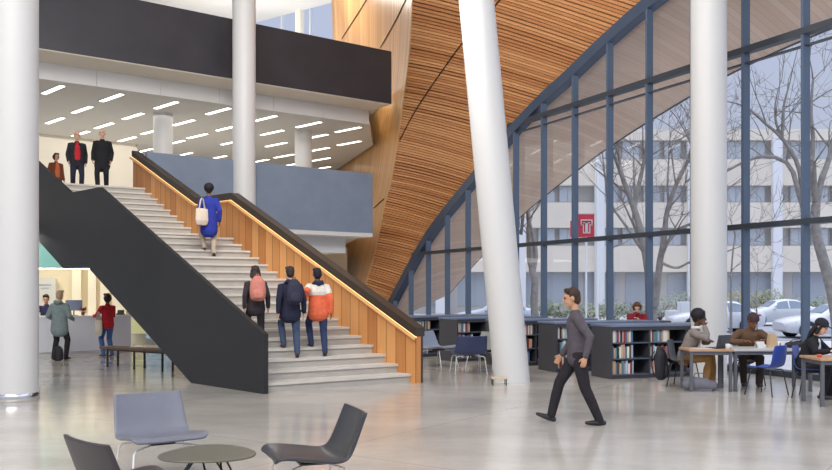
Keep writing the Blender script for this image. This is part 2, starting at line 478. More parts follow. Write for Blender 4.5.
# wall above the arch beyond the frame
# ---------------------------------------------------------------- round columns
def column(base, top, r, label, collar=True):
    t = thing('column', label, 'column', base)
    m = MB(); b = V((0, 0, 0)); tp = V(top)-V(base); n = 32
    # horizontal circular sections even when the shaft leans
    rings = []
    for q in range(9):
        c = b.lerp(tp, q/8); rings.append([c+V((r*math.cos(2*math.pi*k/n), r*math.sin(2*math.pi*k/n), 0)) for k in range(n+1)])
    m.grid(rings); m.add(rings[0][:-1], [tuple(range(n))[::-1]]); m.add(rings[-1][:-1], [tuple(range(n))])
    m.build('shaft', white, t, smooth=True)
    if collar:
        m = MB(); m.lathe([(r+.004, 0), (r+.012, .005), (r+.012, .12), (r+.004, .125)], n=32); m.build('base_collar', chrome, t, smooth=True)
    return t
column((-6.26, 13.75, 0), (-6.26, 13.75, 16.2), .34, 'thick white round column at the far left edge with a chrome base ring')
column((-5.08, 26, 0), (-5.08, 26, 16.2), .34, 'white round column rising behind the timber stair balustrade', False)
b = at(512, 381, 16.55); b.z = 0
tp = b+V(((477.5-512)/F*16.7, .2, 0)); k = 15/10.2; tp = b.lerp(V((tp.x, tp.y, CH+288*16.7/F)), 1.9)
column(b, tp, .338, 'white round column leaning to the left beside the lounge chairs', False)
column((5.77, 17.35, 0), (5.77, 17.35, 16.2), .345, 'white upright round column between the tables and the glass wall', False)

# ---------------------------------------------------------------- upper storeys
FZ = 4.46
LBa = S(WID+.22, 10.95); LBd = V((.79, .613, 0)).normalized(); LBn = V((-LBd.y, LBd.x, 0))
lb_len = 0
for i in range(2000):
    p = LBa+LBd*(i*.01)
    if CX+F*p.x/p.y >= 372.5: lb_len = i*.01; break
LBe = LBa+LBd*lb_len
t = thing('upper_floor_slab', 'upper floor slab at the head of the stairs above the information desk', 'floor slab', (-12, 32, 3.5))
m = MB(); m.prism([S(-9, 10.75, 3.62), S(WID-.02, 10.75, 3.62), LBa+LBn*.14+V((0, 0, 3.62)), LBe+V((0, 0, 3.62))+LBn*.14, V((-3.05, 38, 3.62)), V((-5.6, 50, 3.62)), V((-30, 50, 3.62)), V((-26, 20, 3.62))], (0, 0, FZ-3.62))
m.build('slab', concrete, t, world=True)
t = thing('lower_balcony', 'blue-grey solid balcony guard with white underside to the right of the stair head', 'balcony', LBa+V((0, 0, 3.4)))
m = MB(); m.prism([LBa+V((0, 0, 3.55)), LBe+V((0, 0, 3.55)), LBe+V((0, 0, 5.5)), LBa+V((0, 0, 5.5))], LBn*.12); m.build('guard_panel', guard, t, world=True)
m = MB(); m.prism([LBa+V((0, 0, 3.42)), LBe+V((0, 0, 3.42)), LBe+LBn*1.3+V((0, 0, 3.42)), LBa+LBn*1.3+V((0, 0, 3.42))], (0, 0, .125)); m.build('soffit', white, t, world=True)
e2 = LBe-LBd*.6
m = MB(); m.prism([LBa+LBn*.7+V((0, 0, 2.9)), e2+LBn*.7+V((0, 0, 2.9)), e2+LBn*4+V((0, 0, 2.9)), LBa+LBn*4+V((0, 0, 2.9))], (0, 0, .52)); m.build('dropped_soffit', white, t, world=True)

UO = .85                                                       # upper balcony sits a little behind the lower one
UBo = LBa+LBn*UO
def on_line(px, o, dr):
    k = (px-CX)/F
    return o+dr*((k*o.y-o.x)/(dr.x-k*dr.y))
U0 = on_line(-40, UBo, LBd); U1 = on_line(391.5, UBo, LBd)
zb = CH+(HY-104)*U1.y/F; zt = CH+(HY-51.5)*U1.y/F
t = thing('upper_balcony', 'long black solid balcony guard with cream underside across the top of the hall', 'balcony', U0+V((0, 0, zb)))
m = MB(); m.prism([U0+V((0, 0, zb)), U1+V((0, 0, zb)), U1+V((0, 0, zt)), U0+V((0, 0, zt))], LBn*.15); m.build('guard_panel', graph2, t, world=True)
sw = 1.35
m = MB(); m.prism([U0+V((0, 0, zb-.02))+LBn*.02, U1+V((0, 0, zb-.02))+LBn*.02, U1+LBn*sw+V((0, 0, zb-.02)), U0+LBn*sw+V((0, 0, zb-.02))], (0, 0, .12)); m.build('soffit', cream, t, world=True)
CZ = zb-.5
a = U0+LBn*sw; b = U1+LBn*sw; nseg = 7
for i in range(nseg):
    p = a.lerp(b, i/nseg); q = a.lerp(b, (i+1)/nseg)-LBd*.012
    m = MB(); m.prism([p+V((0, 0, CZ)), q+V((0, 0, CZ)), q+V((0, 0, zb-.02)), p+V((0, 0, zb-.02))], LBn*.08); m.build('fascia_panel', white, t, world=True)
m = MB(); m.prism([a+LBn*.08+V((0, 0, CZ)), b+LBn*.08+V((0, 0, CZ)), V((-1.75, 36, CZ)), V((-2.9, 40, CZ)), V((-4.6, 46, CZ)), V((-6.2, 51, CZ)), V((-32, 51, CZ)), V((-26, 20, CZ))], (0, 0, .3))
struct('ceiling', m, ceilw)
m = MB(); m.prism([U0+LBn*.15+V((0, 0, zt-1.0)), U1+LBn*.15+V((0, 0, zt-1.0)), V((-1.6, 36, zt-1.0)), V((-5.2, 48, zt-1.0)), V((-32, 51, zt-1.0)), V((-26, 20, zt-1.0))], (0, 0, .2)); struct('floor_upper', m, concrete)
# back walls
def cz_at(px, py): d = F*(CZ-CH)/(HY-py); return V(((px-CX)/F*d, d, 0))
w0 = cz_at(-10, 128); w1 = cz_at(135.5, 144.2)
m = MB(); m.prism([w0+V((0, 0, FZ)), w1+V((0, 0, FZ)), w1+V((0, 0, CZ)), w0+V((0, 0, CZ))], V((-.1, .6, 0))); struct('wall_left', m, cream)
m = MB(); m.box((-18, 51.2, 7), (30, .2, 14)); struct('wall_back', m, cream)
t = thing('low_bench', 'small dark low bench against the cream wall at the stair head', 'bench', at(126, 189, 29)-V((0, 0, .02)))
t.location.z = FZ
m = MB(); m.box((0, 0, .4), (.8, .4, .1)); m.build('seat', graph, t, bevel=.01)
for sx in (-1, 1):
    m = MB(); m.box((sx*.34, 0, .175), (.05, .36, .35)); m.build('leg', graph, t)
for px, py, lb in ((163, 114, 'white round column on the upper floor left of the tall front column'), (303.5, 131, 'white round column on the upper floor right of the tall front column')):
    d = F*(CZ-CH)/(HY-py); p = V(((px-CX)/F*d, d, FZ)); column(p, (p.x, p.y, CZ), .32, lb, False)
# strip lights
LT = [(53,89),(111.5,97),(82,109),(166,104.5),(133,115.5),(55,120),(104,125),(127,118),(80.5,133),(127,138.5),(151,131),(144.5,150),(183.5,122),(197,135.5),(175,142),(183.5,154),(198,161),(264,118),(227,127.5),(272,132),(231,142),(276,144),(217.5,157),(284,155.5),(259.5,160.5),(288,164.7),(308.5,124),(316,136),(318.5,149),(320,159),(321,167.7),(348,129),(349,142.6),(218,110.5),(267,117)]
LT = [p for i, p in enumerate(LT) if not any(abs(p[0]-q[0]) < 9 and abs(p[1]-q[1]) < 6 for q in LT[:i])]
zones = [(0, 150, 'left of the left upper column'), (150, 226, 'between left upper column and tall front column'), (226, 300, 'between tall front column and right upper column'), (300, 400, 'right of the right upper column')]
ld = V((BB.x, BB.y, 0)); la = math.atan2(ld.y, ld.x)
proto = None
for z0, z1_, nm in zones:
    ls = sorted([p for p in LT if z0 <= p[0] < z1_], key=lambda p: p[1])
    for i, (px, py) in enumerate(ls):
        p = cz_at(px, py); lb = f'ceiling strip light {nm}, {ordn(i+1)} from front'
        if proto is None:
            proto = thing('ceiling_light', lb, 'ceiling light', (p.x, p.y, CZ), la, 'strip lights in the upper hall ceiling')
            m = MB(); m.box((0, 0, -.012), (1.46, .2, .024)); m.build('housing', white, proto)
            m = MB(); m.box((0, 0, -.03), (1.4, .14, .016)); m.build('diffuser', lampm, proto)
        else: dup(proto, (p.x, p.y, CZ), la, lb)
# unseen roof slab over the atrium, added to block zenith sky light
m = MB(); ga = gp(12); gb_ = gp(30); m.prism([(-36, -8, 16.2), (ga.x-1, -8, 16.2), (ga.x-1.5, ga.y, 16.2), (gb_.x-1.5, gb_.y, 16.2), (-1.5, 34, 16.2), (-12, 37, 16.2), (-36, 31, 16.2)], (0, 0, .3)); struct('roof', m, white)
# roof and clerestory
c0 = at(240, 28, 45.6); c1 = at(340, 1.5, 41.5); cz = 15.3
c0.z = c1.z = 0
m = MB(); dirc = (c1-c0).normalized(); m.prism([c0-dirc*20+V((0, 0, cz)), c1+dirc*3+V((0, 0, cz)), c1+dirc*3+V((0, -3.6, cz)), V((-12, 36, cz)), V((-34, 30, cz))], (0, 0, .3)); struct('ceiling_roof', m, white)
w2 = bpy.data.objects.new('window_2', None); COL.objects.link(w2); w2['kind'] = 'structure'; w2.location = c0
n2 = V((-dirc.y, dirc.x, 0)); Lc = (c1-c0).length
m = MB(); m.prism([c0-dirc*20+V((0, 0, 9.5)), c1+dirc*3+V((0, 0, 9.5)), c1+dirc*3+V((0, 0, 13.1)), c0-dirc*20+V((0, 0, 13.1))], n2*.2); struct('wall_clerestory', m, white)
m = MB(); m.prism([c0-dirc*20+V((0, 0, 13.1)), c0+dirc*.2+V((0, 0, 13.1)), c0+dirc*.2+V((0, 0, cz)), c0-dirc*20+V((0, 0, cz))], n2*.2); struct('wall_clerestory_side', m, white)
m = MB(); m.box(c0+dirc*(Lc*.62)+V((0, 0, 14.2)), (.35, .3, 2.2), math.atan2(dirc.y, dirc.x)); m.build('pier', cream, w2, world=True)
for q in (.0, .33, .56, .86, 1.0):
    m = MB(); p = c0+dirc*(.3+(Lc+1.5)*q); m.box(p+V((0, 0, 14.2)), (.09, .12, 2.2), math.atan2(dirc.y, dirc.x)); m.build('mullion', mat('pale_frame', (196, 200, 206), .4), w2, world=True)
for a_, b_ in ((.0, .33), (.33, .56), (.56, .86), (.86, 1.0)):
    p = c0+dirc*(.3+(Lc+1.5)*a_); q = c0+dirc*(.3+(Lc+1.5)*b_)
    m = MB(); m.prism([p+V((0, 0, 13.1)), q+V((0, 0, 13.1)), q+V((0, 0, cz)), p+V((0, 0, cz))], n2*.02); m.build('pane', glass, w2, world=True)

# ================================================================ grand staircase
st = thing('staircase', 'wide pale concrete staircase with landing, black left stringer and timber right balustrade', 'staircase', PL)
N1, T0, H1 = 18, .15, 2.93/18; G1 = (6.2-T0)/(N1-1)
TL = 7.8; N2, G2 = 9, .35; H2 = (FZ-2.93)/N2
treads = []
for i in range(N1):
    t0 = T0+i*G1; z = (i+1)*H1; t1 = t0+G1+.04 if i < N1-1 else TL+.04
    treads.append((t0, t1, z, H1))
for i in range(N2):
    t0 = TL+i*G2; z = 2.93+(i+1)*H2; t1 = t0+G2+.04 if i < N2-1 else t0+1.2
    treads.append((t0, t1, z, H2))
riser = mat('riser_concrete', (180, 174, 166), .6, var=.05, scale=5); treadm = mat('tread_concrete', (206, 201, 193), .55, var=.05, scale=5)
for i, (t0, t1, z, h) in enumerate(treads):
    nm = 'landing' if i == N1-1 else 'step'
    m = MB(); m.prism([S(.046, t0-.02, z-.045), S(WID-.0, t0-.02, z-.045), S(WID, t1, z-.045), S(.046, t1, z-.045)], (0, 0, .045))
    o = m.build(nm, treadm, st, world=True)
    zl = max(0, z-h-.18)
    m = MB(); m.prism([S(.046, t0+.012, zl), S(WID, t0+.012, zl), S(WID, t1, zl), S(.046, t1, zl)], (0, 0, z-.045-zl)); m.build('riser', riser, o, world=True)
def tz(pts, s): return [S(s, t, z) for t, z in pts]
m = MB(); m.prism(tz([(0, 0), (2.36, 0), (6.82, 2.2), (8.19, 2.2), (11.3, 3.66), (11.3, 5.55), (7.79, 3.93), (6.25, 3.93), (0, .99)], -.035), AA*.08)
m.build('stringer', graph, st, world=True)
def ruv(p):
    r = p-PL; return (r.dot(BB-AA*AA.dot(BB))/(1-AA.dot(BB)**2), p.z)
bal = [(-.02, 0), (2.36, 0), (6.8, 2.1), (8.2, 2.1), (11.3, 3.6), (11.3, 5.42), (7.85, 3.86), (6.25, 3.86), (-.02, .89)]
m = MB(); m.prism(tz(bal, WID), AA*.09, ruv); bo = m.build('balustrade', railwood, st, world=True)
m = MB(); m.prism(tz([(t, z+(.04 if z > 3.7 or abs(z-.89) < .01 else 0)) for t, z in bal], WID+.09), AA*.05); m.build('outer_skin', capm, bo, world=True)
top = [(-.03, .89), (6.25, 3.86), (7.85, 3.86), (11.3, 5.42)]
m = MB(); m.prism(tz([(t, z-.03) for t, z in top]+[(t, z+.13) for t, z in reversed(top)], WID-.035), AA*.2); m.build('cap', capm, bo, world=True)
m = MB(); m.tube([S(WID-.07, t, z-.075) for t, z in top], .028, 8); m.build('handrail', mat('handrail_wood', (222, 168, 108), .4), bo, smooth=True, world=True)
m = MB(); m.tube([S(WID-.02, t, z-.045) for t, z in top], .012, 6); m.build('light_strip', led, bo, world=True)
for q in range(14):
    t_ = .3+q*.83; 
    z_ = .89+(t_+.03)*(3.86-.89)/6.28 if t_ < 6.25 else (3.86 if t_ < 7.85 else 3.86+(t_-7.85)*(5.42-3.86)/3.45)
    m = MB(); m.rod(S(WID, t_, z_-.12), S(WID-.07, t_, z_-.09), .008, 6); m.build('bracket', blackmetal, bo, world=True)

def stair_hit(px, py):
    "step under a photo pixel: returns distance, point on the tread, position across and along"
    c = AA.dot(BB)
    for i in range(600):
        lam = 13+i*.02; p = at(px, py, lam); r = p-PL; z = p.z; r.z = 0
        t = (r.dot(BB)-c*r.dot(AA))/(1-c*c); s = r.dot(AA)-c*t
        zz = (t-T0)/G1*H1+H1*.5 if t < 6.3 else 2.93
        if t > 0 and z <= zz:
            for t0, t1, zt_, h in treads:
                if t0 <= t <= t1-.04:
                    return lam, S(s, (t0+t1)/2 if t1-t0 < .6 else t, zt_), s, t
    return None
# ================================================================ furniture
def shell_chair(root, W_, prof, shell_m, leg_m, dish=.02, th=.026):
    "moulded seat-and-back shell; prof rows: (y, z, width factor)"
    nx = 13; P = []
    for i, (y, z, wf) in enumerate(prof):
        a = prof[max(i-1, 0)]; b = prof[min(i+1, len(prof)-1)]
        t = V((0, b[0]-a[0], b[1]-a[1])).normalized(); n = V((0, t.z, -t.y))
        if n.z < 0 and n.y < 0: n = -n
        P.append([V((W_/2*wf*(2*k/(nx-1)-1), y, z))+n*dish*abs(2*k/(nx-1)-1)**2.5 for k in range(nx)])
    m = MB(); m.grid(P); return P, m
LOUNGE = [(.33, .42, .86), (.322, .442, .95), (.285, .45, 1), (.15, .434, 1.03), (0, .41, 1.03), (-.12, .394, 1.0), (-.2, .406, .98), (-.25, .46, .96), (-.29, .55, .94), (-.33, .65, .92), (-.365, .74, .9), (-.377, .772, .89), (-.379, .778, .87)]
def lounge(label, loc, rz, shell_m, group, leg_m=None):
    leg_m = leg_m or mat('white_metal', (226, 226, 228), .3)
    t = thing('lounge_chair', label, 'chair', loc, rz, group)
    P, m = shell_chair(t, .7, LOUNGE, shell_m, leg_m, .03)
    o = m.build('shell', shell_m, t, smooth=True)
    sd = o.modifiers.new('solid', 'SOLIDIFY'); sd.thickness = .03; sd.offset = 0
    ss = o.modifiers.new('sub', 'SUBSURF'); ss.levels = 1; ss.render_levels = 2
    for sx in (-1, 1):
        for sy, yy in ((1, .24), (-1, -.2)):
            m = MB(); m.tube([(sx*.08, sy*.08, .372), (sx*.2, yy*.8, .366), (sx*.275, yy*1.0, .355), (sx*.295, yy*1.04, .33), (sx*.33, yy*1.35, .006)], .0085, 8); m.build('leg', leg_m, t, smooth=True)
    m = MB(); m.box((0, 0, .376), (.22, .24, .018)); m.build('seat_bracket', blackmetal, t, bevel=.004)
    return t
TASK = [(.215, .432, .8), (.205, .448, .92), (.17, .456, 1), (.06, .452, 1), (-.06, .446, 1), (-.14, .45, .98), (-.19, .48, .95), (-.215, .55, .93), (-.23, .65, .93), (-.245, .75, .9), (-.255, .81, .82), (-.257, .825, .66)]
def task_chair(label, loc, rz, shell_m, group):
    t = thing('dining_chair', label, 'chair', loc, rz, group)
    P, m = shell_chair(t, .47, TASK, shell_m, blackmetal, .025)
    o = m.build('shell', shell_m, t, smooth=True)
    sd = o.modifiers.new('solid', 'SOLIDIFY'); sd.thickness = .014; sd.offset = 0
    ss = o.modifiers.new('sub', 'SUBSURF'); ss.levels = 1; ss.render_levels = 1
    for sx in (-1, 1):
        for yy in (.17, -.15):
            m = MB(); m.tube([(sx*.1, yy*.5, .425), (sx*.19, yy, .418), (sx*.2, yy*1.05, .40), (sx*.25, yy*1.5, .005)], .0105, 8); m.build('leg', blackmetal, t, smooth=True)
    return t
greyleather = mat('grey_leather', (110, 112, 124), .35, var=.05, scale=6, bump=.03, spec=.6)
darkleather = mat('charcoal_leather', (46, 48, 55), .33, var=.06, scale=6, bump=.03, spec=.6)
brownleather = mat('plum_grey_leather', (58, 52, 58), .4, var=.06, scale=6, bump=.03)
navyleather = mat('navy_leather', (56, 66, 104), .4, var=.05)
oliveleather = mat('olive_grey_leather', (128, 130, 122), .4, var=.05)
LG = 'lounge chairs around the low table'
lounge('light grey low lounge chair facing the camera behind the dark round table', (-2.29, 7.85, 0), rz_face(.55, -.83), greyleather, LG)
lounge('charcoal low lounge chair right of the dark round table, turned left', (-.82, 6.97, 0), rz_face(-.94, -.34), darkleather, LG)
lounge('dark lounge chair seen from behind at the bottom left corner', (-1.86, 5.86, 0), rz_face(.69, .72), brownleather, LG)
# low table
t = thing('coffee_table', 'low dark olive table with rounded triangular top between three lounge chairs', 'table', (-1.7, 7.2, 0))
ring = [(.385+.025*math.cos(3*a+1.2)) for a in [2*math.pi*k/48 for k in range(48)]]
m = MB(); R0 = []
for z, f in ((.383, .93), (.387, .985), (.395, 1), (.4, .99), (.402, .97)):
    R0.append([V((r*f*math.cos(2*math.pi*k/48), r*f*math.sin(2*math.pi*k/48), z)) for k, r in enumerate(ring)])
for r in R0: r.append(r[0].copy())
m.grid(R0); m.add(R0[-1][:-1], [tuple(range(48))]); m.add(R0[0][:-1], [tuple(range(48))[::-1]])
m.build('table_top', mat('olive_laminate', (92, 90, 78), .38, spec=.4), t, smooth=False)
for k in range(3):
    a = 2*math.pi*k/3+1.0; c, s_ = math.cos(a), math.sin(a)
    m = MB()
    for da in (-.32, .32):
        m.tube([(.12*math.cos(a+da*2), .12*math.sin(a+da*2), .38), (.2*math.cos(a+da), .2*math.sin(a+da), .25), (.31*c, .31*s_, .006)], .0085, 8)
    m.build('leg', blackmetal, t, smooth=True)
m = MB(); m.lathe([(.15, .372), (.15, .384)], n=20); m.build('mounting_plate', blackmetal, t)

# chairs by the bookcases
BG = 'lounge chairs beside the bookcases'
def atg(px, d): return V(((px-CX)/F*d, d, 0))
lounge('navy low lounge chair seen from behind, left of the leaning column', atg(468.5, 18.05), rz_face(-.15, 1), navyleather, BG)
lounge('blue-grey low lounge chair beside the end of the stair balustrade', atg(438, 19.6), rz_face(.8, -.6), mat('slate_leather', (134, 142, 160), .4), BG)
lounge('olive-grey low lounge chair partly behind the leaning column', atg(486, 19.15), rz_face(-.55, -.84), oliveleather, BG)
t = thing('low_stool', 'tiny low stool with pale top at the foot of the leaning column', 'stool', atg(499, 15.9))
m = MB(); m.box((0, 0, .125), (.28, .28, .02)); m.build('seat', mat('pale_wood', (205, 180, 150), .5), t, bevel=.006)
for sx in (-1, 1):
    for sy in (-1, 1):
        m = MB(); m.rod((sx*.12, sy*.12, 0), (sx*.12, sy*.12, .116), .009); m.build('leg', blackmetal, t)

# ---------------------------------------------------------------- bookcases and books
casem = mat('bookcase_charcoal', (66, 66, 72), .5, var=.05, scale=3); topm = mat('bookcase_top', (112, 126, 152), .35, spec=.6); inm = mat('bookcase_inner', (40, 42, 48), .6); shm = mat('bookcase_shelf', (84, 92, 108), .45)  # blue-grey of the top stands in for its reflection
cor = [(3.73, 16.85), (2.9, 18.2), (1.95, 19.5), (.97, 20.8), (-.03, 22.1)]
ud = [(-.3, .954), (-.36, .933), (-.44, .9), (-.53, .85), (-.6, .8)]
un = ['bookcase nearest the tables', 'second bookcase from the tables', 'third bookcase from the tables', 'fourth bookcase from the tables', 'fifth bookcase from the tables']
ulab = ['charcoal double-sided bookcase with blue-grey top, nearest to the seated readers', 'charcoal bookcase with plain end panel behind the walking man', 'charcoal bookcase partly hidden behind the leaning column', 'charcoal bookcase end behind the navy lounge chair', 'charcoal bookcase farthest left beside the stair balustrade']
DP, HB = .76, 1.04; bay = .83
LV = [.09, .395, .70]
bcols = {'red': (150, 52, 50), 'white': (225, 222, 214), 'blue': (92, 118, 158), 'pale blue': (170, 190, 208), 'dark brown': (92, 66, 58), 'tan': (196, 168, 138), 'pink': (206, 158, 150), 'grey': (128, 128, 134), 'black': (44, 44, 50), 'teal': (86, 134, 140)}
bmesh_ = {}
for nm, c in bcols.items():
    m = MB(); m.prism([(0, .04, 0), (.12, 0, 0), (.5, -.02, 0), (.88, 0, 0), (1, .04, 0), (1, 1, 0), (0, 1, 0)], (0, 0, 1))
    me = bpy.data.meshes.new('book'); me.from_pydata([tuple(p) for p in m.v], [], m.f); me.materials.append(mat('book_'+nm.replace(' ', '_'), c, .6)); bmesh_[nm] = me
br = random.Random(11); nbooks = 0
for k, (c, u) in enumerate(zip(cor, ud)):
    u = V((u[0], u[1], 0)).normalized(); fx = V((u.y, -u.x, 0)); rz = math.atan2(fx.y, fx.x)
    t = thing('bookcase', ulab[k], 'bookcase', (c[0], c[1], 0), rz, 'low bookcases along the glass wall')
    LN = bay*3+.06
    for x in (.02, LN-.02):
        m = MB(); m.box((x, DP/2, HB/2-.02), (.04, DP, HB-.04)); m.build('end_panel', casem, t, bevel=.004)
    m = MB(); m.box((LN/2, DP/2, HB-.02), (LN+.03, DP+.03, .04)); m.build('top', topm, t, bevel=.004)
    m = MB(); m.box((LN/2, DP/2, HB-.075), (LN-.08, DP, .068)); m.build('top_rail', casem, t)
    m = MB(); m.box((LN/2, DP/2, .58), (LN-.08, .02, .9)); m.build('back_panel', inm, t)
    m = MB(); m.box((LN/2, DP/2, .04), (LN-.08, DP-.06, .08)); m.build('plinth', casem, t)
    for b in (1, 2):
        m = MB(); m.box((.03+bay*b, DP/2, .53), (.03, DP-.01, .9)); m.build('divider', casem, t)
    for b in range(3):
        for z in LV:
            m = MB(); m.box((.03+bay*(b+.5), DP/2, z-.0125+.0), (bay-.032, DP-.01, .021)); m.build('shelf', shm, t)
    R = Matrix.Rotation(rz, 3, 'Z'); base = V((c[0], c[1], 0))
    for b in range(2 if k == 0 else 1):
        for li, z in enumerate(LV):
            x = .05+bay*b+.012; n = 0; lim = bay*(b+1)-(.3 if k == 0 else .06 if k == 2 else .38)+br.uniform(-.08, .06)
            while x < lim:
                w = br.uniform(.026, .052); h = br.uniform(.195, .265); dpt = br.uniform(.15, .21)
                if z > .6: h = min(h, .255)
                nm = br.choice(['red', 'white', 'white', 'white', 'blue', 'pale blue', 'pale blue', 'dark brown', 'tan', 'pink', 'grey', 'black', 'teal', 'red', 'tan'])
                o = bpy.data.objects.new('book', bmesh_[nm]); COL.objects.link(o)
                o.location = base+R@V((x, .03+br.uniform(0, .02), z+.0005)); o.rotation_euler = (0, 0, rz); o.scale = (w, dpt, h); n += 1
                bw = f"{['left','right'][b]} bay, " if k == 0 else ''
                tag(o, f"{nm} book, {ordn(n)} from left, {['bottom','middle','top'][li]} shelf, {bw}{un[k]}", 'book', 'books in the low bookcases'); nbooks += 1
                x += w+.002
print('books', nbooks)
# counter by the glass for the reader in red
t = thing('window_counter', 'dark narrow reading counter behind the nearest bookcase, under the woman in red', 'counter', (5.15, 20.15, 0), rz_face(-.2, -1)-math.pi)
m = MB(); m.box((0, 0, .985), (1.3, .5, .04)); m.build('counter_top', casem, t, bevel=.005)
for sx in (-.6, .6):
    m = MB(); m.box((sx, 0, .4825), (.06, .44, .965)); m.build('leg', casem, t)

# ---------------------------------------------------------------- tables
tabw = mat('table_wood', (190, 150, 116), .4, var=.08, scale=5); tabg = mat('table_pale', (196, 194, 192), .35); legm = mat('table_leg_grey', (96, 98, 106), .4)
def table(label, x0, x1, y0, y1, z, topm_, skip=()):
    t = thing('reading_table', label, 'table', ((x0+x1)/2, (y0+y1)/2, 0), 0, 'reading tables by the glass wall')
    w, d = x1-x0, y1-y0
    m = MB(); m.box((0, 0, z-.0175), (w, d, .035)); m.build('table_top', topm_, t, bevel=.004)
    m = MB()
    for sy in (-1, 1): m.box((0, sy*(d/2-.05), z-.065), (w-.12, .03, .06))
    for sx in (-1, 1): m.box((sx*(w/2-.05), 0, z-.065), (.03, d-.14, .06))
    m.build('apron', legm, t)
    for sx in (-1, 1):
        for sy in (-1, 1):
            m = MB(); m.box((sx*(w/2-.045), sy*(d/2-.045), (z-.036)/2), (.05, .05, z-.036)); m.build('leg', legm, t, bevel=.004)
    return t
TZ = .715
table('wood-edged table with the open laptop, before the man touching his chin', 4.6, 5.35, 14.8, 15.42, TZ, tabw)
table('pale long table in front of the man in the beanie', 5.36, 6.72, 14.85, 15.6, TZ, tabg)
table('pale table at the right edge before the woman in the black coat', 5.95, 7.5, 12.94, 13.66, .71, tabw)
blueplastic = mat('blue_plastic', (62, 84, 170), .4); greyplastic = mat('grey_plastic', (150, 152, 158), .4)
CG = 'shell chairs at the reading tables'
task_chair('empty blue shell chair pulled out from the pale long table', (5.75, 14.4, 0), rz_face(-.62, .78), blueplastic, CG)
task_chair('blue shell chair under the woman in the black coat', (6.3, 14.05, 0), rz_face(.8, -.6), blueplastic, CG)
task_chair('dark shell chair under the man with his hand at his chin', (4.75, 15.65, 0), rz_face(.85, -.5), mat('dark_plastic', (58, 56, 60), .45), CG)
task_chair('grey shell chair under the man in the beanie', (6.02, 16.0, 0), rz_face(-.1, -1), greyplastic, CG)
# things on the tables
t = thing('laptop', 'open dark laptop on the wood-edged table, screen turned towards the seated man', 'laptop', (5.17, 15.14, TZ), rz_face(-.55, .83))
m = MB(); m.box((0, 0, .009), (.33, .23, .016)); b_ = m.build('base', mat('laptop_dark', (62, 66, 76), .4), t, bevel=.004)
m = MB(); m.box((0, .01, .0178), (.28, .11, .002)); m.build('keyboard', blackmetal, b_)
m = MB(); m.box((0, -.145, .125), (.33, .012, .225), 0, ('X', .25)); l_ = m.build('lid', MATS['laptop_dark'], t, bevel=.004)
m = MB(); m.box((0, -.137, .126), (.31, .003, .2), 0, ('X', .25)); m.build('screen', mat('screen_grey', (120, 130, 150), .2, emit=(150, 165, 195), es=.5), l_)
t = thing('mug', 'small white mug beside the laptop', 'mug', (5.28, 14.9, TZ))
m = MB(); m.lathe([(.033, 0), (.038, .01), (.04, .09), (.036, .09), (.034, .012)], n=20); m.build('cup', white, t, smooth=True)
m = MB(); m.tube([(.036, 0, .075), (.065, 0, .07), (.07, 0, .045), (.06, 0, .025), (.036, 0, .02)], .006, 6); m.build('handle', white, t, smooth=True)
t = thing('notebook', 'white open notebook lying before the man with his hand at his chin', 'notebook', (4.86, 15.0, TZ), .3)
for sx in (-1, 1):
    m = MB(); m.box((sx*.075, 0, .006), (.145, .2, .012)); m.build('page_block', white, t)
for x, y, lb in ((5.98, 15.3, 'white folded table card beside the beanie man'), (6.42, 15.35, 'white folded table card beside the black cloth bag')):
    t = tag(MB().prism([(-.09, -.05, 0), (.09, -.05, 0), (.09, .05, 0), (-.09, .05, 0)], (0, 0, .004)).prism([(-.09, -.05, .004), (-.09, -.046, .004), (-.09, 0, .095), (-.09, .046, .004), (-.09, .05, .004), (-.09, 0, .105)], (.18, 0, 0)).build('table_card', white), lb, 'card', 'folded cards on the pale table')
    t.location = (x, y, TZ); t.rotation_euler = (0, 0, .4)
t = thing('paper_bag', 'tan paper bag standing on the pale table', 'bag', (6.24, 15.42, TZ), .2)
m = MB(); m.grid([[V((sx*(.09-.01*k), sy*(.05-.008*k*(1 if k < 2 else .5)), k*.075)) for sx, sy in ((-1, -1), (1, -1), (1, 1), (-1, 1), (-1, -1))] for k in range(4)]); m.box((0, 0, .004), (.17, .09, .006)); m.build('sack', mat('kraft_paper', (196, 166, 132), .7), t)
for sy in (-1, 1):
    m = MB(); m.tube([(-.03, sy*.036, .2), (-.025, sy*.036, .26), (.025, sy*.036, .26), (.03, sy*.036, .2)], .004, 6); m.build('handle', MATS['kraft_paper'], t)
t = thing('cloth_bag', 'soft black cloth bag slumped on the pale table', 'bag', (6.58, 15.3, TZ), .1)
m = MB(); m.ell((0, 0, .055), (.16, .1, .055)); m.ell((.07, .0, .07), (.09, .08, .055)); m.ell((-.08, 0, .05), (.09, .09, .05)); m.box((0, 0, .015), (.22, .13, .03)); blackcloth = mat('black_cloth', (40, 40, 46), .8, var=.1); m.remesh('sack', blackcloth, t, .012)
m = MB(); m.tube([(-.12, -.03, .09), (-.05, -.05, .14), (.06, -.05, .15), (.13, -.03, .09)], .008, 6); m.build('handle', blackcloth, t, smooth=True)
t = thing('water_bottle', 'small red-capped bottle on the table at the right edge', 'bottle', (6.05, 13.2, .71))
m = MB(); m.lathe([(.03, 0), (.033, .01), (.033, .03)], n=16); m.build('body', mat('red_plastic', (196, 70, 56), .4), t, smooth=True)
m = MB(); m.lathe([(.034, .0305), (.034, .045)], n=16); m.build('lid', mat('orange_plastic', (214, 110, 70), .4), t, smooth=True)

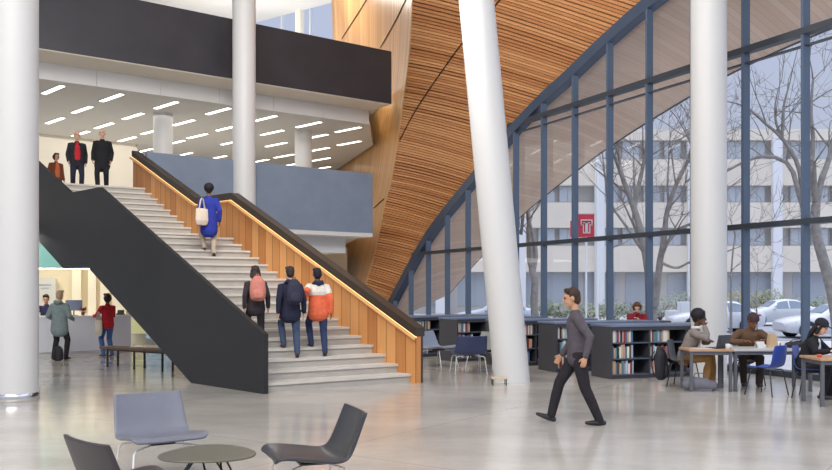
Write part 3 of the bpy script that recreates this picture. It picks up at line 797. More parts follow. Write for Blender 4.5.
# ---------------------------------------------------------------- bags
def backpack(label, loc, rz, c, sc=1, tilt=0):
    t = thing('backpack', label, 'backpack', loc, rz); t.scale = (sc,)*3; t.rotation_euler = (tilt, 0, rz)
    cm = mat('bag_%d_%d_%d' % c, c, .75, var=.1, scale=20)
    m = MB(); m.tube([(0, 0, .07), (0, 0, .2), (0, .005, .36), (0, .02, .43)], [(.14, .075), (.15, .085), (.135, .075), (.08, .045)], 16, side=(1, 0, 0)); m.remesh('sack', cm, t, .012)
    m = MB(); m.tube([(0, -.085, .07), (0, -.09, .15), (0, -.082, .2)], [(.1, .03), (.105, .035), (.08, .02)], 12, side=(1, 0, 0)); m.build('pocket', cm, t, smooth=True)
    for sx in (-1, 1):
        m = MB(); m.tube([(sx*.07, .07, .40), (sx*.08, .115, .33), (sx*.09, .11, .2), (sx*.09, .07, .08)], [(.022, .006)]*4, 8, side=(1, 0, 0)); m.build('strap', cm, t, smooth=True)
    m = MB(); m.tube([(-.03, .03, .455), (-.02, .03, .495), (.02, .03, .495), (.03, .03, .455)], .006, 6); m.build('top_handle', cm, t, smooth=True)
    return t
def tote(label, loc, rz, c, w=.36, h=.38, strap=.25):
    t = thing('tote_bag', label, 'bag', loc, rz); cm = mat('tote_%d_%d_%d' % c, c, .8, var=.06, scale=15)
    m = MB(); m.tube([(0, 0, .03), (0, 0, h*.3), (0, 0, h*.7), (0, 0, h)], [(w*.42, .035), (w*.5, .055), (w*.48, .045), (w*.46, .02)], 16, side=(1, 0, 0)); m.remesh('sack', cm, t, .011, 3)
    for sy in (-1, 1):
        m = MB(); m.tube([(-w*.22, sy*.015, h*.97), (-w*.1, sy*.012, h+strap*.8), (0, sy*.01, h+strap), (w*.1, sy*.012, h+strap*.8), (w*.22, sy*.015, h*.97)], [(.014, .005)]*5, 6, side=(0, 1, 0)); m.build('handle', cm, t, smooth=True)
    return t

# ---------------------------------------------------------------- bench, information desk
t = thing('bench', 'long dark timber bench beneath the stair flight', 'bench', (-6.3, 18.9, 0))
woodd = mat('walnut', (98, 72, 56), .4, var=.1)
p0 = atg(99, 19.6); p1 = atg(200, 17.7); bd = (p1-p0).normalized(); bn = V((-bd.y, bd.x, 0))
m = MB(); m.prism([p0+V((0, 0, .40)), p1+V((0, 0, .40)), p1+bn*.5+V((0, 0, .40)), p0+bn*.35+V((0, 0, .40))], (0, 0, .05)); m.build('seat', woodd, t, world=True, bevel=.008)
for q in (.08, .36, .64, .92):
    for off in (.03, .3):
        p = p0.lerp(p1, q)+bn*off; m = MB(); m.box((p.x, p.y, .2), (.035, .035, .4), math.atan2(bd.y, bd.x)); m.build('leg', blackmetal, t, world=True)
for off in (.03, .3):
    a = p0.lerp(p1, .06)+bn*off; b = p0.lerp(p1, .94)+bn*off; m = MB(); m.rod(a+V((0, 0, .385)), b+V((0, 0, .385)), .014); m.build('rail', blackmetal, t, world=True)
# desk
dA = atg(-30, 21.4); dB = atg(131, 23.9); dd = (dB-dA).normalized(); dn = V((-dd.y, dd.x, 0))
t = thing('information_desk', 'long white information counter under the stair landing', 'counter', (dA+dB)/2)
deskw = mat('white_laminate', (226, 230, 238), .35)
m = MB(); m.prism([dA+V((0, 0, .1)), dB+V((0, 0, .1)), dB+dn*.12+V((0, 0, .1)), dA+dn*.12+V((0, 0, .1))], (0, 0, .88)); m.build('front_panel', deskw, t, world=True)
m = MB(); m.prism([dB-dd*.1+V((0, 0, .1))+dn*.12, dB+V((0, 0, .1))+dn*.12, dB+dn*.8+V((0, 0, .1)), dB-dd*.1+dn*.8+V((0, 0, .1))], (0, 0, .88)); m.build('end_panel', deskw, t, world=True)
m = MB(); m.prism([dA-dn*.03+V((0, 0, .98)), dB-dn*.03+dd*.03+V((0, 0, .98)), dB+dn*.8+dd*.03+V((0, 0, .98)), dA+dn*.8+V((0, 0, .98))], (0, 0, .04)); m.build('counter_top', deskw, t, world=True)
m = MB(); m.prism([dA+dn*.05, dB+dn*.05, dB+dn*.12, dA+dn*.12], (0, 0, .1)); m.build('plinth', white, t, world=True)
# header and back wall of the desk area
h0 = at(-40, 262, 24.6); h1 = at(131, 262, 24.9); h0.z = h1.z = 0
m = MB(); m.prism([h0+V((0, 0, 2.34)), h1+V((0, 0, 2.34)), h1+V((0, 0, 3.6)), h0+V((0, 0, 3.6))], V((.02, .25, 0))); tag(m.build('header_panel', mat('teal_paint', (112, 170, 166), .5)), 'teal header panel above the information desk', 'header panel')
tl = thing('cove_light', 'warm linear cove light along the foot of the teal header', 'ceiling light', (h0+h1)/2+V((0, 0, 2.28)), math.atan2((h1-h0).y, (h1-h0).x))
m = MB(); m.box((0, .12, .035), ((h1-h0).length-.1, .22, .03)); m.build('housing', white, tl)
m = MB(); m.box((0, .12, .01), ((h1-h0).length-.2, .14, .02)); m.build('diffuser', mat('warm_diffuser', (255, 240, 215), .5, emit=(255, 226, 180), es=9), tl)
m = MB(); m.prism([(-14, 27.4, 0), (-7.6, 27.8, 0), (-7.6, 27.8, 3.6), (-14, 27.4, 3.6)], (0, .2, 0)); struct('wall_desk', m, mat('warm_wall', (238, 222, 194), .6))
for i, px in enumerate((72, 88, 100, 112)):
    p = atg(px, 27.35); q = atg(px+(9, 8, 9, 14)[i], 27.4)
    m = MB(); m.prism([p+V((0, 0, .05)), q+V((0, 0, .05)), q+V((0, 0, 2.6)), p+V((0, 0, 2.6))], (0, .06, 0)); tag(m.build('wall_panel', mat('cream_panel', (250, 240, 220), .5)), ['tall cream wall panel behind the computer monitor', 'narrow cream wall panel second from the monitor', 'tall cream wall panel third from the monitor', 'widest cream wall panel, farthest right behind the desk'][i], 'wall panel', 'cream panels behind the desk')  # all four panels share one even cream colour
t = thing('whiteboard', 'whiteboard with blue handwriting on the wall behind the desk clerk', 'whiteboard', at(46, 300, 27.43))
m = MB(); m.box((0, 0, .2), (.62, .04, .95)); m.build('board', white, t)
m = MB(); m.tube([(-.2, -.03, .45), (-.16, -.03, .5), (-.13, -.03, .44), (-.09, -.03, .5), (-.05, -.03, .44), (0, -.03, .49), (.03, -.03, .45), (.08, -.03, .5), (.12, -.03, .45), (.17, -.03, .48)], .009, 5); m.tube([(-.14, -.03, .37), (.1, -.03, .38)], .007, 5); m.build('handwriting', mat('blue_ink', (110, 150, 190), .5), t)
t = thing('monitor', 'computer monitor on the white information desk', 'monitor', atg(74, 23.4)+V((0, 0, 1.02)), .5)
m = MB(); m.box((0, 0, .27), (.42, .03, .28), 0); sc_ = m.build('screen', mat('monitor_grey', (132, 142, 166), .3), t, bevel=.006)
m = MB(); m.box((0, .016, .27), (.38, .004, .24)); m.build('display', mat('display_glow', (180, 200, 230), .3, emit=(180, 205, 240), es=.8), sc_)
m = MB(); m.rod((0, .03, .01), (0, .03, .25), .015); m.build('stand', blackmetal, t)
m = MB(); m.box((0, .03, .006), (.2, .14, .012)); m.build('base', blackmetal, t)
t = thing('poinsettia', 'red-leaved potted plant on the desk beside the monitor', 'plant', atg(83, 23.5)+V((0, 0, 1.02)))
m = MB(); m.lathe([(.035, 0), (.05, .08), (.045, .08)], n=14); m.build('pot', mat('pot_brown', (110, 70, 52), .6), t, smooth=True)
m = MB(); lr = random.Random(4)
for i in range(26):
    a = lr.uniform(0, 6.28); e = lr.uniform(-.2, .9); d_ = V((math.cos(a)*math.cos(e), math.sin(a)*math.cos(e), math.sin(e))); s_ = V((-math.sin(a), math.cos(a), 0)); c_ = V((0, 0, .1))
    m.add([c_, c_+d_*.09+s_*.03, c_+d_*.2, c_+d_*.09-s_*.03], [(0, 1, 2, 3)])
m.build('foliage', mat('red_leaves', (150, 52, 46), .6), t)
t = thing('flyer_stand', 'small dark flyer stand near the right end of the desk', 'stand', atg(120.5, 24.0)+V((0, 0, 1.02)))
m = MB(); m.box((0, 0, .02), (.2, .12, .04)); m.build('base', blackmetal, t); m = MB(); m.box((0, .03, .08), (.18, .015, .1), 0, ('X', -.3)); m.build('panel', blackmetal, t)
# panels glimpsed below the stairs
for p0_, p1_, z0, z1_, c, lb in ((131, 146, .35, 1.3, (204, 208, 164), 'pale yellow-green wall panel right of the information desk'), (146, 172, .2, 1.02, (150, 190, 226), 'pale blue wall panel glimpsed under the stair'), (146, 172, 1.04, 2.4, (226, 222, 206), 'cream wall panel above the pale blue one under the stair')):
    a = atg(p0_, 27); b = atg(p1_, 27); m = MB(); m.prism([a+V((0, 0, z0)), b+V((0, 0, z0)), b+V((0, 0, z1_)), a+V((0, 0, z1_))], (0, .1, 0)); tag(m.build('wall_panel', mat('panel_%d_%d_%d' % c, c, .5)), lb, 'wall panel')
a = atg(131, 27.2); b = atg(230, 29)
m = MB(); m.prism([a, b, b+V((0, 0, 3.5)), a+V((0, 0, 3.5))], (0, .15, 0)); struct('wall_under_stair', m, mat('warm_white_wall', (226, 220, 206), .6))
a = atg(215, 37.9); b = atg(347, 37.9); m = MB(); m.prism([a, b, b+V((0, 0, 3.5)), a+V((0, 0, 3.5))], (0, .15, 0)); struct('wall_lobby', m, mat('lobby_wall', (214, 200, 178), .6))
# ================================================================ people
skins = {'light': (222, 178, 152), 'tan': (196, 148, 118), 'brown': (128, 88, 66), 'dark': (92, 62, 48)}
def ik(a, c, l1, l2, pole):
    a, c, pole = V(a), V(c), V(pole); d = c-a; L = min(d.length, (l1+l2)*.998); n = d.normalized(); c = a+n*L
    x = (l1*l1-l2*l2+L*L)/(2*L); h = math.sqrt(max(0, l1*l1-x*x)); p = pole-n*pole.dot(n); p = p.normalized() if p.length > 1e-6 else V((0, 1, 0))
    return a+n*x+p*h, c
def cloth(c): return mat('cloth_%d_%d_%d' % c, c, .85, var=.12, scale=14, bump=.15, spec=.2)
def person(label, loc, face, H=1.75, skin='light', hair=(50, 40, 34), hairstyle='short', top=(60, 60, 70), hem=-.1, thick=1.0, pants=(50, 50, 60), shoes=(36, 34, 36), pelvis=(0, 0, .93), lean=0.0, pitch=0.0, yaw=0.0, lf=(-.1, 0, .085), rf=(.1, 0, .085), lfp=0, rfp=0, lh=(-.25, .05, .86), rh=(.25, .05, .86), lpole=(-.4, -1, -.3), rpole=(.4, -1, -.3), kpole=(0, 1, .15), shirt=None, yoke=None, seated=False, hood=None, scarf=None, hat=None, voxel=.0085, roll=0):
    t = thing('person', label, 'person', loc, rz_face(*face)); k = H/1.75; t.scale = (k, k, k)
    pv = V(pelvis); sp = V((roll, math.sin(lean), math.cos(lean))).normalized(); fw = V((0, math.cos(lean), -math.sin(lean))); X = V((1, 0, 0))
    def at_(q, f=0): return pv+sp*q+fw*f
    neck = at_(.515); sh = {s: at_(.44)+X*(.17*s) for s in (-1, 1)}
    hl = lean*.55+pitch
    Mh = Matrix.Rotation(yaw, 3, 'Z') @ Matrix.Rotation(-hl, 3, 'X') @ Matrix.Scale(1.07, 3)
    hd = neck+Mh@V((0, .02, .175))
    hips = {s: pv+V((.088*s, 0, -.03)) for s in (-1, 1)}
    ank = {-1: V(lf), 1: V(rf)}; wr = {-1: V(lh), 1: V(rh)}; kn = {}; el = {}
    for s in (-1, 1):
        kn[s], ank[s] = ik(hips[s], ank[s], .43, .43, V(kpole)+X*.15*s)
        el[s], wr[s] = ik(sh[s], wr[s], .29, .26, lpole if s < 0 else rpole)
    fp = {-1: lfp, 1: rfp}
    b = MB()
    b.tube([at_(-.05), at_(.08), at_(.2), at_(.36), at_(.45), at_(.5)], [(.145, .095), (.15, .1), (.125, .085), (.145, .1), (.125, .08), (.06, .055)], 16, side=X)
    b.tube([at_(.46), neck, hd-Mh@V((0, .02, .06))], [.06, .052, .05], 12)
    # head: cranium, face, jaw, nose, ears
    b.ell(hd+Mh@V((0, -.008, .02)), (.074, .094, .098), Mh); b.ell(hd+Mh@V((0, .02, -.035)), (.06, .07, .082), Mh)
    b.ell(hd+Mh@V((0, .05, -.085)), (.036, .035, .028), Mh); b.tube([hd+Mh@V((0, .088, .015)), hd+Mh@V((0, .108, -.022))], [.01, .015], 8)
    b.ell(hd+Mh@V((0, .078, .03)), (.05, .018, .014), Mh)
    for s in (-1, 1): b.ell(hd+Mh@V((s*.078, -.005, -.008)), (.012, .02, .032), Mh)
    for s in (-1, 1):
        b.tube([hips[s], hips[s].lerp(kn[s], .45), kn[s], kn[s].lerp(ank[s], .3), ank[s]], [.078, .068, .05, .05, .034], 12)
        fd = V((s*.12, math.cos(fp[s]), -math.sin(fp[s]))).normalized()
        b.tube([sh[s]-X*s*.03, sh[s].lerp(el[s], .4), el[s], el[s].lerp(wr[s], .3), wr[s]], [.052, .043, .037, .037, .024], 12)
        # hand: palm, four fingers, thumb
        d = (wr[s]-el[s]).normalized(); f0 = V((0, 1, 0)); 
        if abs(d.y) > .8: f0 = V((0, 0, 1))
        sd = (f0-d*d.dot(f0)).normalized(); n = V((-s, 0, 0)); n = (n-d*d.dot(n)-sd*sd.dot(n)).normalized()
        b.tube([wr[s], wr[s]+d*.03, wr[s]+d*.075], [(.024, .016), (.036, .016), (.038, .013)], 10, side=sd)
        for q, ln in ((.03, .066), (.0105, .074), (-.0105, .07), (-.03, .056)):
            r0 = wr[s]+d*.078+sd*q; r1 = r0+(d*.93+n*.3)*ln*.5; r2 = r1+(d*.6+n*.75)*ln*.55
            b.tube([r0-d*.02, r0, r1, r2], [.009, .009, .0088, .0078], 7)
        r0 = wr[s]+d*.025+sd*.024; r1 = r0+(d*.6+sd*.75+n*.2)*.038; b.tube([r0, r1, r1+(d*.85+sd*.25+n*.4)*.032], [.013, .011, .009], 7)
    b.remesh('body', mat('skin_'+skin, skins[skin], .5, spec=.3), t, voxel, 2)
    # trousers
    m = MB(); g = 1.0
    m.tube([at_(-.09), at_(0), at_(.1)], [(.155, .115), (.165, .12), (.15, .105)], 16, side=X)
    for s in (-1, 1):
        m.tube([hips[s], hips[s].lerp(kn[s], .4), kn[s], kn[s].lerp(ank[s], .4), ank[s]+V((0, 0, -.02))], [.1, .09, .072, .068, .055], 14)
    m.remesh('trousers', cloth(pants), t, .012, 3)
    for s in (-1, 1):
        fd = V((s*.12, math.cos(fp[s]), -math.sin(fp[s]))).normalized(); up = V((0, math.sin(fp[s]), math.cos(fp[s])))
        a = ank[s]-up*.048
        m = MB(); m.tube([a-fd*.055, a+fd*.02, a+fd*.11, a+fd*.17], [(.036, .034), (.042, .04), (.045, .03), (.036, .022)], 12, side=X); m.tube([a, ank[s]+up*.01], [.042, .04], 10)
        m.remesh('shoe', mat('shoe_%d_%d_%d' % shoes, shoes, .5), t, .01, 2)
    # top
    m = MB(); q = thick
    pts = []; rad = []
    if hem < -.02 and not seated:
        for z in (hem, hem*.5): pts.append(pv+V((0, 0, z))); rad.append((.182*q+abs(z)*(.03 if q > 1.05 else 0), .132*q+abs(z)*(.05 if q > 1.05 else 0)))
    pts += [at_(-.02), at_(.1), at_(.2), at_(.34), at_(.44), at_(.505)]
    rad += [(.176*q, .132*q), (.168*q, .128*q), (.16*q, .12*q), (.17*q, .128*q), (.14*q, .105*q), (.072, .068)]
    m.tube(pts, rad, 18, side=X)
    for s in (-1, 1):
        cu = el[s].lerp(wr[s], .93)
        m.tube([sh[s]-X*s*.05+sp*.0, sh[s]+X*s*.005, sh[s].lerp(el[s], .45), el[s], el[s].lerp(wr[s], .4), cu], [.064*q, .07*q, .063*q, .056*q, .05*q, .042*q], 12)
    m.remesh('jacket' if thick > 1.02 or hem < -.15 else 'sweater', cloth(top), t, .0115, 3)
    if yoke:
        m = MB(); m.tube([at_(.33), at_(.42), at_(.47), at_(.515)], [(.185*q, .14*q), (.17*q, .125*q), (.15*q, .105*q), (.08, .075)], 18, side=X)
        for s in (-1, 1): m.tube([sh[s]-X*s*.06, sh[s], sh[s].lerp(el[s], .5)], [.068*q, .075*q, .068*q], 12)
        m.remesh('yoke', cloth(yoke), t, .0115, 3)
    if shirt:
        m = MB(); m.tube([at_(.02, .085*q), at_(.2, .08*q), at_(.36, .088*q), at_(.47, .06)], [(.095, .062), (.095, .058), (.085, .056), (.05, .047)], 12, side=X); m.remesh('shirt', cloth(shirt), t, .011, 3)
    if hood:
        m = MB(); m.tube([neck+V((-.1, -.03, -.01)), neck+V((-.07, -.1, .03)), neck+V((0, -.125, .0)), neck+V((.07, -.1, .03)), neck+V((.1, -.03, -.01))], [.03, .045, .06, .045, .03], 10); m.remesh('hood', cloth(hood), t, .012, 3)
    if scarf:
        m = MB(); m.tube([neck+V((.07*math.cos(a), .07*math.sin(a), .01)) for a in [2*math.pi*i/10 for i in range(11)]], .032, 8); m.tube([neck+V((.03, .08, -.01)), at_(.3, .15), at_(.12, .15)], [(.035, .02)]*3, 8, side=X); m.remesh('scarf', cloth(scarf), t, .011, 2)
    # hair / hat
    hm = mat('hair_%d_%d_%d' % hair, hair, .65, var=.2, scale=40, bump=.3, spec=.3)
    m = MB()
    if hairstyle == 'bald':
        m.ell(hd+Mh@V((0, -.03, .0)), (.077, .078, .06), Mh); m.remesh('hair', hm, t, .009, 2)
    else:
        if not hat: m.ell(hd+Mh@V((0, -.022, .036)), (.083, .094, .096), Mh); m.tube([hd+Mh@V((-.05, .045, .095)), hd+Mh@V((.05, .045, .095))], [.035, .035], 8)
        m.ell(hd+Mh@V((0, -.05, -.01)), (.072, .062, .085), Mh)
        if hairstyle == 'long':
            m.tube([hd+Mh@V((0, -.06, 0)), hd+Mh@V((0, -.09, -.12)), hd+Mh@V((0, -.1, -.26))], [(.085, .05), (.1, .05), (.085, .03)], 12, side=X)
            for s in (-1, 1): m.tube([hd+Mh@V((s*.075, .01, .03)), hd+Mh@V((s*.085, -.01, -.1))], [.026, .03], 8)
        if hairstyle == 'bun': m.ell(hd+Mh@V((0, -.12, .06)), (.05, .05, .05), Mh)
        if hairstyle == 'bob':
            m.ell(hd+Mh@V((0, -.03, 0)), (.105, .1, .115), Mh)
        if hairstyle == 'afro': m.ell(hd+Mh@V((0, -.03, .05)), (.115, .12, .11), Mh)
        m.remesh('hair', hm, t, .009, 2)
    if hat:
        kind, hc = hat; hm2 = cloth(hc); m = MB()
        m.ell(hd+Mh@V((0, -.012, .06)), (.094, .108, .088), Mh); m.tube([hd+Mh@V((.087*math.cos(a), -.01+.1*math.sin(a), .045)) for a in [2*math.pi*i/24 for i in range(25)]], .014, 8)
        if kind == 'cap': m.tube([hd+Mh@V((0, .08, .055)), hd+Mh@V((0, .17, .04))], [(.07, .008), (.05, .006)], 10, side=X)
        m.remesh('hat', hm2, t, .009, 2)
    for s in (-1, 1):
        m = MB(); m.ell(hd+Mh@V((s*.029, .084, .008)), (.013, .009, .009), Mh, 8, 6); m.build('eye', mat('eye_dark', (40, 32, 30), .3), t, smooth=True)
    m = MB(); m.ell(hd+Mh@V((0, .089, -.058)), (.022, .009, .007), Mh, 8, 6); m.build('mouth', mat('lips', (160, 90, 84), .5), t, smooth=True)
    return t
def onp(t, x, y, z):
    "a spot given in a person's own frame"
    k = t.scale[0]; return V(t.location)+Matrix.Rotation(t.rotation_euler[2], 3, 'Z')@V((x*k, y*k, z*k))

# walking man
p = atg(579, 11.3)
person('man in grey-brown patterned shirt and black trousers striding left across the open floor', p, (-1, .08), 1.75, 'tan', (62, 46, 38), 'short', (88, 82, 88), -.08, 1.0, (44, 42, 46), (34, 32, 34), pelvis=(0, .02, .925), lean=.05, rf=(.09, .35, .11), rfp=-.3, lf=(-.09, -.25, .085), lh=(-.26, -.05, .88), rh=(.24, .2, .87), pitch=.12)
# on the stairs
def on_stair(px, py):
    h = stair_hit(px, py); return h[1] if h else None
def climber(label, px, py, H, lift=.165, **k):
    p = on_stair(px, py)
    return person(label, p, (-.3, .95), H, pelvis=(0, .12, .93), lf=(-.1, .33, .085+lift), rf=(.1, -.06, .1), rfp=.25, **k)
c5 = climber('person in dark jacket with pink backpack climbing nearest the black stringer', 254, 346, 1.5, skin='tan', hair=(60, 48, 44), hairstyle='long', top=(62, 56, 60), hem=-.12, thick=1.08, pants=(48, 46, 52), shoes=(40, 38, 40), lean=.12)
q = onp(c5, 0, -.215, 1.0); backpack('dusty pink backpack worn by the climber nearest the black stringer', q, c5.rotation_euler[2], (205, 128, 112), 1.0, -.1)
c6 = climber('person in navy jacket and jeans climbing the middle of the stairs', 289, 355, 1.65, skin='light', hair=(58, 46, 42), hairstyle='short', top=(44, 46, 66), hem=-.14, thick=1.1, pants=(70, 84, 110), shoes=(70, 48, 40), lean=.1, hood=(46, 50, 78))
q = onp(c6, .02, -.225, 1.02); backpack('navy backpack worn by the person in jeans on the stairs', q, c6.rotation_euler[2], (40, 42, 64), 1.0, -.08)
c7 = climber('person in white and orange jacket climbing beside the timber balustrade', 324, 360, 1.63, skin='brown', hair=(36, 32, 44), hairstyle='short', top=(226, 110, 76), hem=-.1, thick=1.18, pants=(52, 66, 98), shoes=(38, 38, 44), lean=.14, yoke=(226, 218, 206), hood=(44, 46, 76), lh=(-.3, .12, 1.1))
p = on_stair(206.5, 254)
c4 = person('woman in long royal blue coat climbing near the stair landing', p, (-.35, .93), 1.6, 'brown', (34, 30, 34), 'afro', (48, 60, 150), -.32, 1.1, (186, 170, 152), (60, 54, 52), pelvis=(0, .05, .93), lf=(-.1, .16, .25), rf=(.1, -.06, .1), rfp=.25, lean=.06)
q = onp(c4, -.2, -.2, .74); tote('cream shoulder bag on the left side of the woman in blue', q, c4.rotation_euler[2]+.5, (222, 208, 190), .34, .36, .24)
# at the stair head
def upper(px, d): p = atg(px, d); p.z = FZ; return p
person('man in black jacket over red shirt at the head of the stairs', upper(77, 25.2), (.45, -.9), 1.77, 'light', (120, 100, 84), 'bald', (48, 48, 54), -.12, 1.12, (46, 48, 66), (36, 34, 36), shirt=(196, 48, 56), lf=(-.1, .12, .085), rf=(.1, -.1, .1), rfp=.2, lh=(-.235, .0, .87), rh=(.235, .1, .88))
person('man in black coat at the head of the stairs, right of the man in red', upper(102.3, 25.0), (.2, -.98), 1.8, 'light', (150, 120, 96), 'bald', (40, 40, 44), -.22, 1.14, (42, 42, 46), (32, 32, 34), lf=(-.1, -.06, .085), rf=(.1, .1, .085), lh=(-.235, .06, .87), rh=(.235, .1, .88))
person('person in brown and orange jacket behind the black stair parapet', upper(56, 28.6), (.7, -.7), 1.66, 'tan', (62, 44, 38), 'bob', (112, 62, 44), -.12, 1.1, (66, 50, 46), (40, 36, 34), shirt=(190, 104, 66), lf=(-.1, .1, .085), rf=(.1, -.1, .1))
# information desk
c14 = person('visitor in grey-green hooded jacket standing at the information desk', atg(59.5, 21.45), (.1, 1), 1.68, 'light', (176, 150, 120), 'short', (126, 140, 140), -.2, 1.2, (44, 42, 46), (36, 36, 38), lf=(-.16, 0, .085), rf=(.16, .02, .085), hood=(122, 134, 134), lh=(-.26, .2, 1.02), rh=(.26, .2, 1.02))
backpack('black backpack standing on the floor between the visitor\'s feet', atg(58.5, 21.0), math.pi, (40, 38, 40), .8)
c15 = person('visitor in red top reaching towards the information desk', atg(107.5, 22.5), (-.75, .66), 1.6, 'brown', (52, 40, 36), 'bob', (190, 44, 52), -.06, 1.04, (70, 98, 150), (60, 56, 60), lh=(-.18, .42, 1.12), rh=(.2, .38, 1.1), lf=(-.09, .05, .085), rf=(.09, -.08, .1), rfp=.2)
q = onp(c15, -.27, .0, .58); tote('beige tote bag hanging by the visitor in red', q, c15.rotation_euler[2]+math.pi/2, (188, 178, 164), .36, .4, .22)
SEAT = dict(seated=True, kpole=(0, 1, .3))
def stool(label, loc, h):
    t = thing('stool', label, 'stool', loc); m = MB(); m.lathe([(.0+.16, h-.05), (.18, h-.035), (.18, h-.012), (.165, h)], n=20); m.build('seat', blackmetal, t, smooth=True)
    for a in (0.8, 2.37, 3.94, 5.5):
        m = MB(); m.rod((.09*math.cos(a), .09*math.sin(a), h-.05), (.2*math.cos(a), .2*math.sin(a), 0), .011); m.build('leg', blackmetal, t)
    return t
p = atg(46.5, 24.7)
stool('tall stool behind the information desk under the clerk in navy', p-V((0, -.02, 0)), .66)
person('clerk in dark navy sweater sitting behind the information desk', p, (.25, -1), 1.72, 'tan', (40, 34, 34), 'short', (48, 50, 82), 0, 1.0, (50, 50, 56), (36, 36, 36), pelvis=(0, 0, .78), lf=(-.1, .3, .35), rf=(.1, .3, .35), lh=(-.2, .36, 1.12), rh=(.2, .36, 1.12), pitch=.3, **SEAT)
# readers
p = V((5.2, 20.75, 0))
stool('tall stool behind the counter under the woman in red', p, .6)
person('woman in dark red sweater reading behind the nearest bookcase', p, (-.2, -1), 1.68, 'light', (96, 62, 52), 'bob', (138, 40, 52), 0, 1.08, (60, 60, 72), (40, 40, 44), pelvis=(0, 0, .70), lf=(-.1, .25, .3), rf=(.1, .25, .3), lean=.22, pitch=.45, lh=(-.05, .36, 1.06), rh=(.03, .26, 1.22), rpole=(.8, .3, -1), lpole=(-.8, .3, -1), **SEAT)
c10 = person('man in grey blazer with white scarf, hand at his chin, at the laptop table', (4.77, 15.64, 0), (.85, -.5), 1.78, 'dark', (36, 32, 38), 'afro', (132, 124, 120), 0, 1.06, (176, 134, 84), (110, 112, 124), pelvis=(0, .02, .545), lean=.38, pitch=-.08, yaw=.05, lf=(-.1, .45, .085), rf=(.12, .38, .085), lh=(-.12, .40, .80), rh=(.08, .36, 1.06), rpole=(.5, .5, -1), lpole=(-.9, -.1, -.5), scarf=(216, 212, 206), **SEAT)
backpack('black backpack hanging low on the chair of the man touching his chin', (4.38, 15.72, .1), rz_face(.85, -.5)+math.pi, (36, 36, 42), 1.3)
t = thing('duffel_bag', 'grey duffel bag on the floor under the laptop table', 'bag', (4.83, 14.98, 0), -.05)
gb = mat('grey_cloth', (112, 112, 122), .8, var=.1)
m = MB(); m.tube([(-.2, 0, .11), (-.1, 0, .125), (.1, 0, .11), (.22, 0, .09)], [(.11, .1), (.13, .12), (.12, .105), (.09, .085)], 14, side=(0, 1, 0)); m.box((0, 0, .012), (.36, .17, .024)); m.remesh('sack', gb, t, .012)
m = MB(); m.tube([(-.12, 0, .2), (-.08, -.02, .3), (.05, -.02, .3), (.1, 0, .19)], .01, 6); m.build('handle', gb, t, smooth=True)
person('man in brown jacket and dark beanie bent over the pale table', (6.04, 16.02, 0), (-.22, -1), 1.76, 'brown', (40, 32, 32), 'short', (104, 80, 62), 0, 1.12, (66, 58, 56), (50, 46, 46), pelvis=(0, .02, .545), lean=.48, pitch=.25, yaw=.3, lf=(-.12, .42, .085), rf=(.12, .36, .085), lh=(-.16, .42, .80), rh=(.14, .44, .80), lpole=(-1, .1, -.5), rpole=(1, .1, -.5), hat=('beanie', (74, 56, 62)), **SEAT)
c12 = person('woman in black coat and dark cap seated at the right edge table', (6.2, 14.12, 0), (.8, -.6), 1.66, 'light', (38, 34, 38), 'long', (40, 40, 44), 0, 1.12, (50, 50, 56), (70, 66, 66), pelvis=(0, .02, .545), lean=.36, pitch=.2, lf=(-.12, .4, .085), rf=(.12, .34, .085), lh=(-.12, .44, .80), rh=(.16, .44, .80), lpole=(-1, .1, -.5), rpole=(1, .1, -.5), shirt=(206, 208, 216), hat=('cap', (46, 46, 54)), **SEAT)
# ================================================================ outside
GZ = -.335
def wp(px, py, d): return at(px, py, d)
# ---- building across the street
bm_ = mat('precast_cream', (226, 218, 205), .8, var=.05, scale=.4); bw = mat('building_glass', (186, 194, 203), .25, spec=.6); pil = mat('pilaster_stone', (226, 229, 234), .8); recess = mat('recess_grey', (186, 184, 182), .8); frm = mat('window_frame_grey', (172, 174, 178), .5)  # facade colours lightened so that outdoor haze sits in the paint
t = thing('office_building', 'cream precast office building with window bands across the street', 'building', (18, 72, GZ))
YB = 72
xl, xr = at(400, 0, YB).x, at(1010, 0, YB).x
def row_z(py): return CH+(HY-py)*YB/F
m = MB(); m.box(((xl+xr)/2, YB+5.85, (GZ+row_z(136))/2), (xr-xl, 11.2, row_z(136)-GZ)); m.build('wall', recess, t, world=True)
bands = [(272, 246), (228, 203), (186, 160), (141, 130)]
for a, b in bands:
    m = MB(); m.box(((xl+xr)/2, YB, (row_z(a)+row_z(b))/2), (xr-xl, 1.0, row_z(b)-row_z(a))); m.build('spandrel', bm_, t, world=True)
for px in (440, 520, 598, 690, 774, 858, 940):
    x = at(px, 0, YB).x; m = MB(); m.box((x, YB-.55, (GZ+row_z(128))/2), (.75, .5, row_z(128)-GZ)); m.build('pilaster', pil, t, world=True)
for a, b in ((246, 228), (203, 186), (160, 141)):
    for px in range(412, 1000, 21):
        if any(abs(px+8-q) < 11 for q in (440, 520, 598, 690, 774, 858, 940)): continue
        x0 = at(px, 0, YB).x; x1 = at(px+17, 0, YB).x
        m = MB(); m.box(((x0+x1)/2, YB+.1, (row_z(a)+row_z(b))/2), (x1-x0, .2, row_z(b)-row_z(a))); w_ = m.build('window', frm, t, world=True)
        for s in (-1, 1):
            m = MB(); m.box(((x0+x1)/2+s*(x1-x0)*.24, YB-.02, (row_z(a)+row_z(b))/2), ((x1-x0)*.44, .06, row_z(b)-row_z(a)-.2)); m.build('pane', bw, w_, world=True)
for px in range(412, 1000, 42):
    x0 = at(px+4, 0, YB).x; x1 = at(px+36, 0, YB).x
    m = MB(); m.box(((x0+x1)/2, YB+.3, (GZ+.6+row_z(273))/2), (x1-x0, .2, row_z(273)-GZ-.6)); m.build('ground_window', mat('ground_glass', (164, 172, 182), .25), t, world=True)
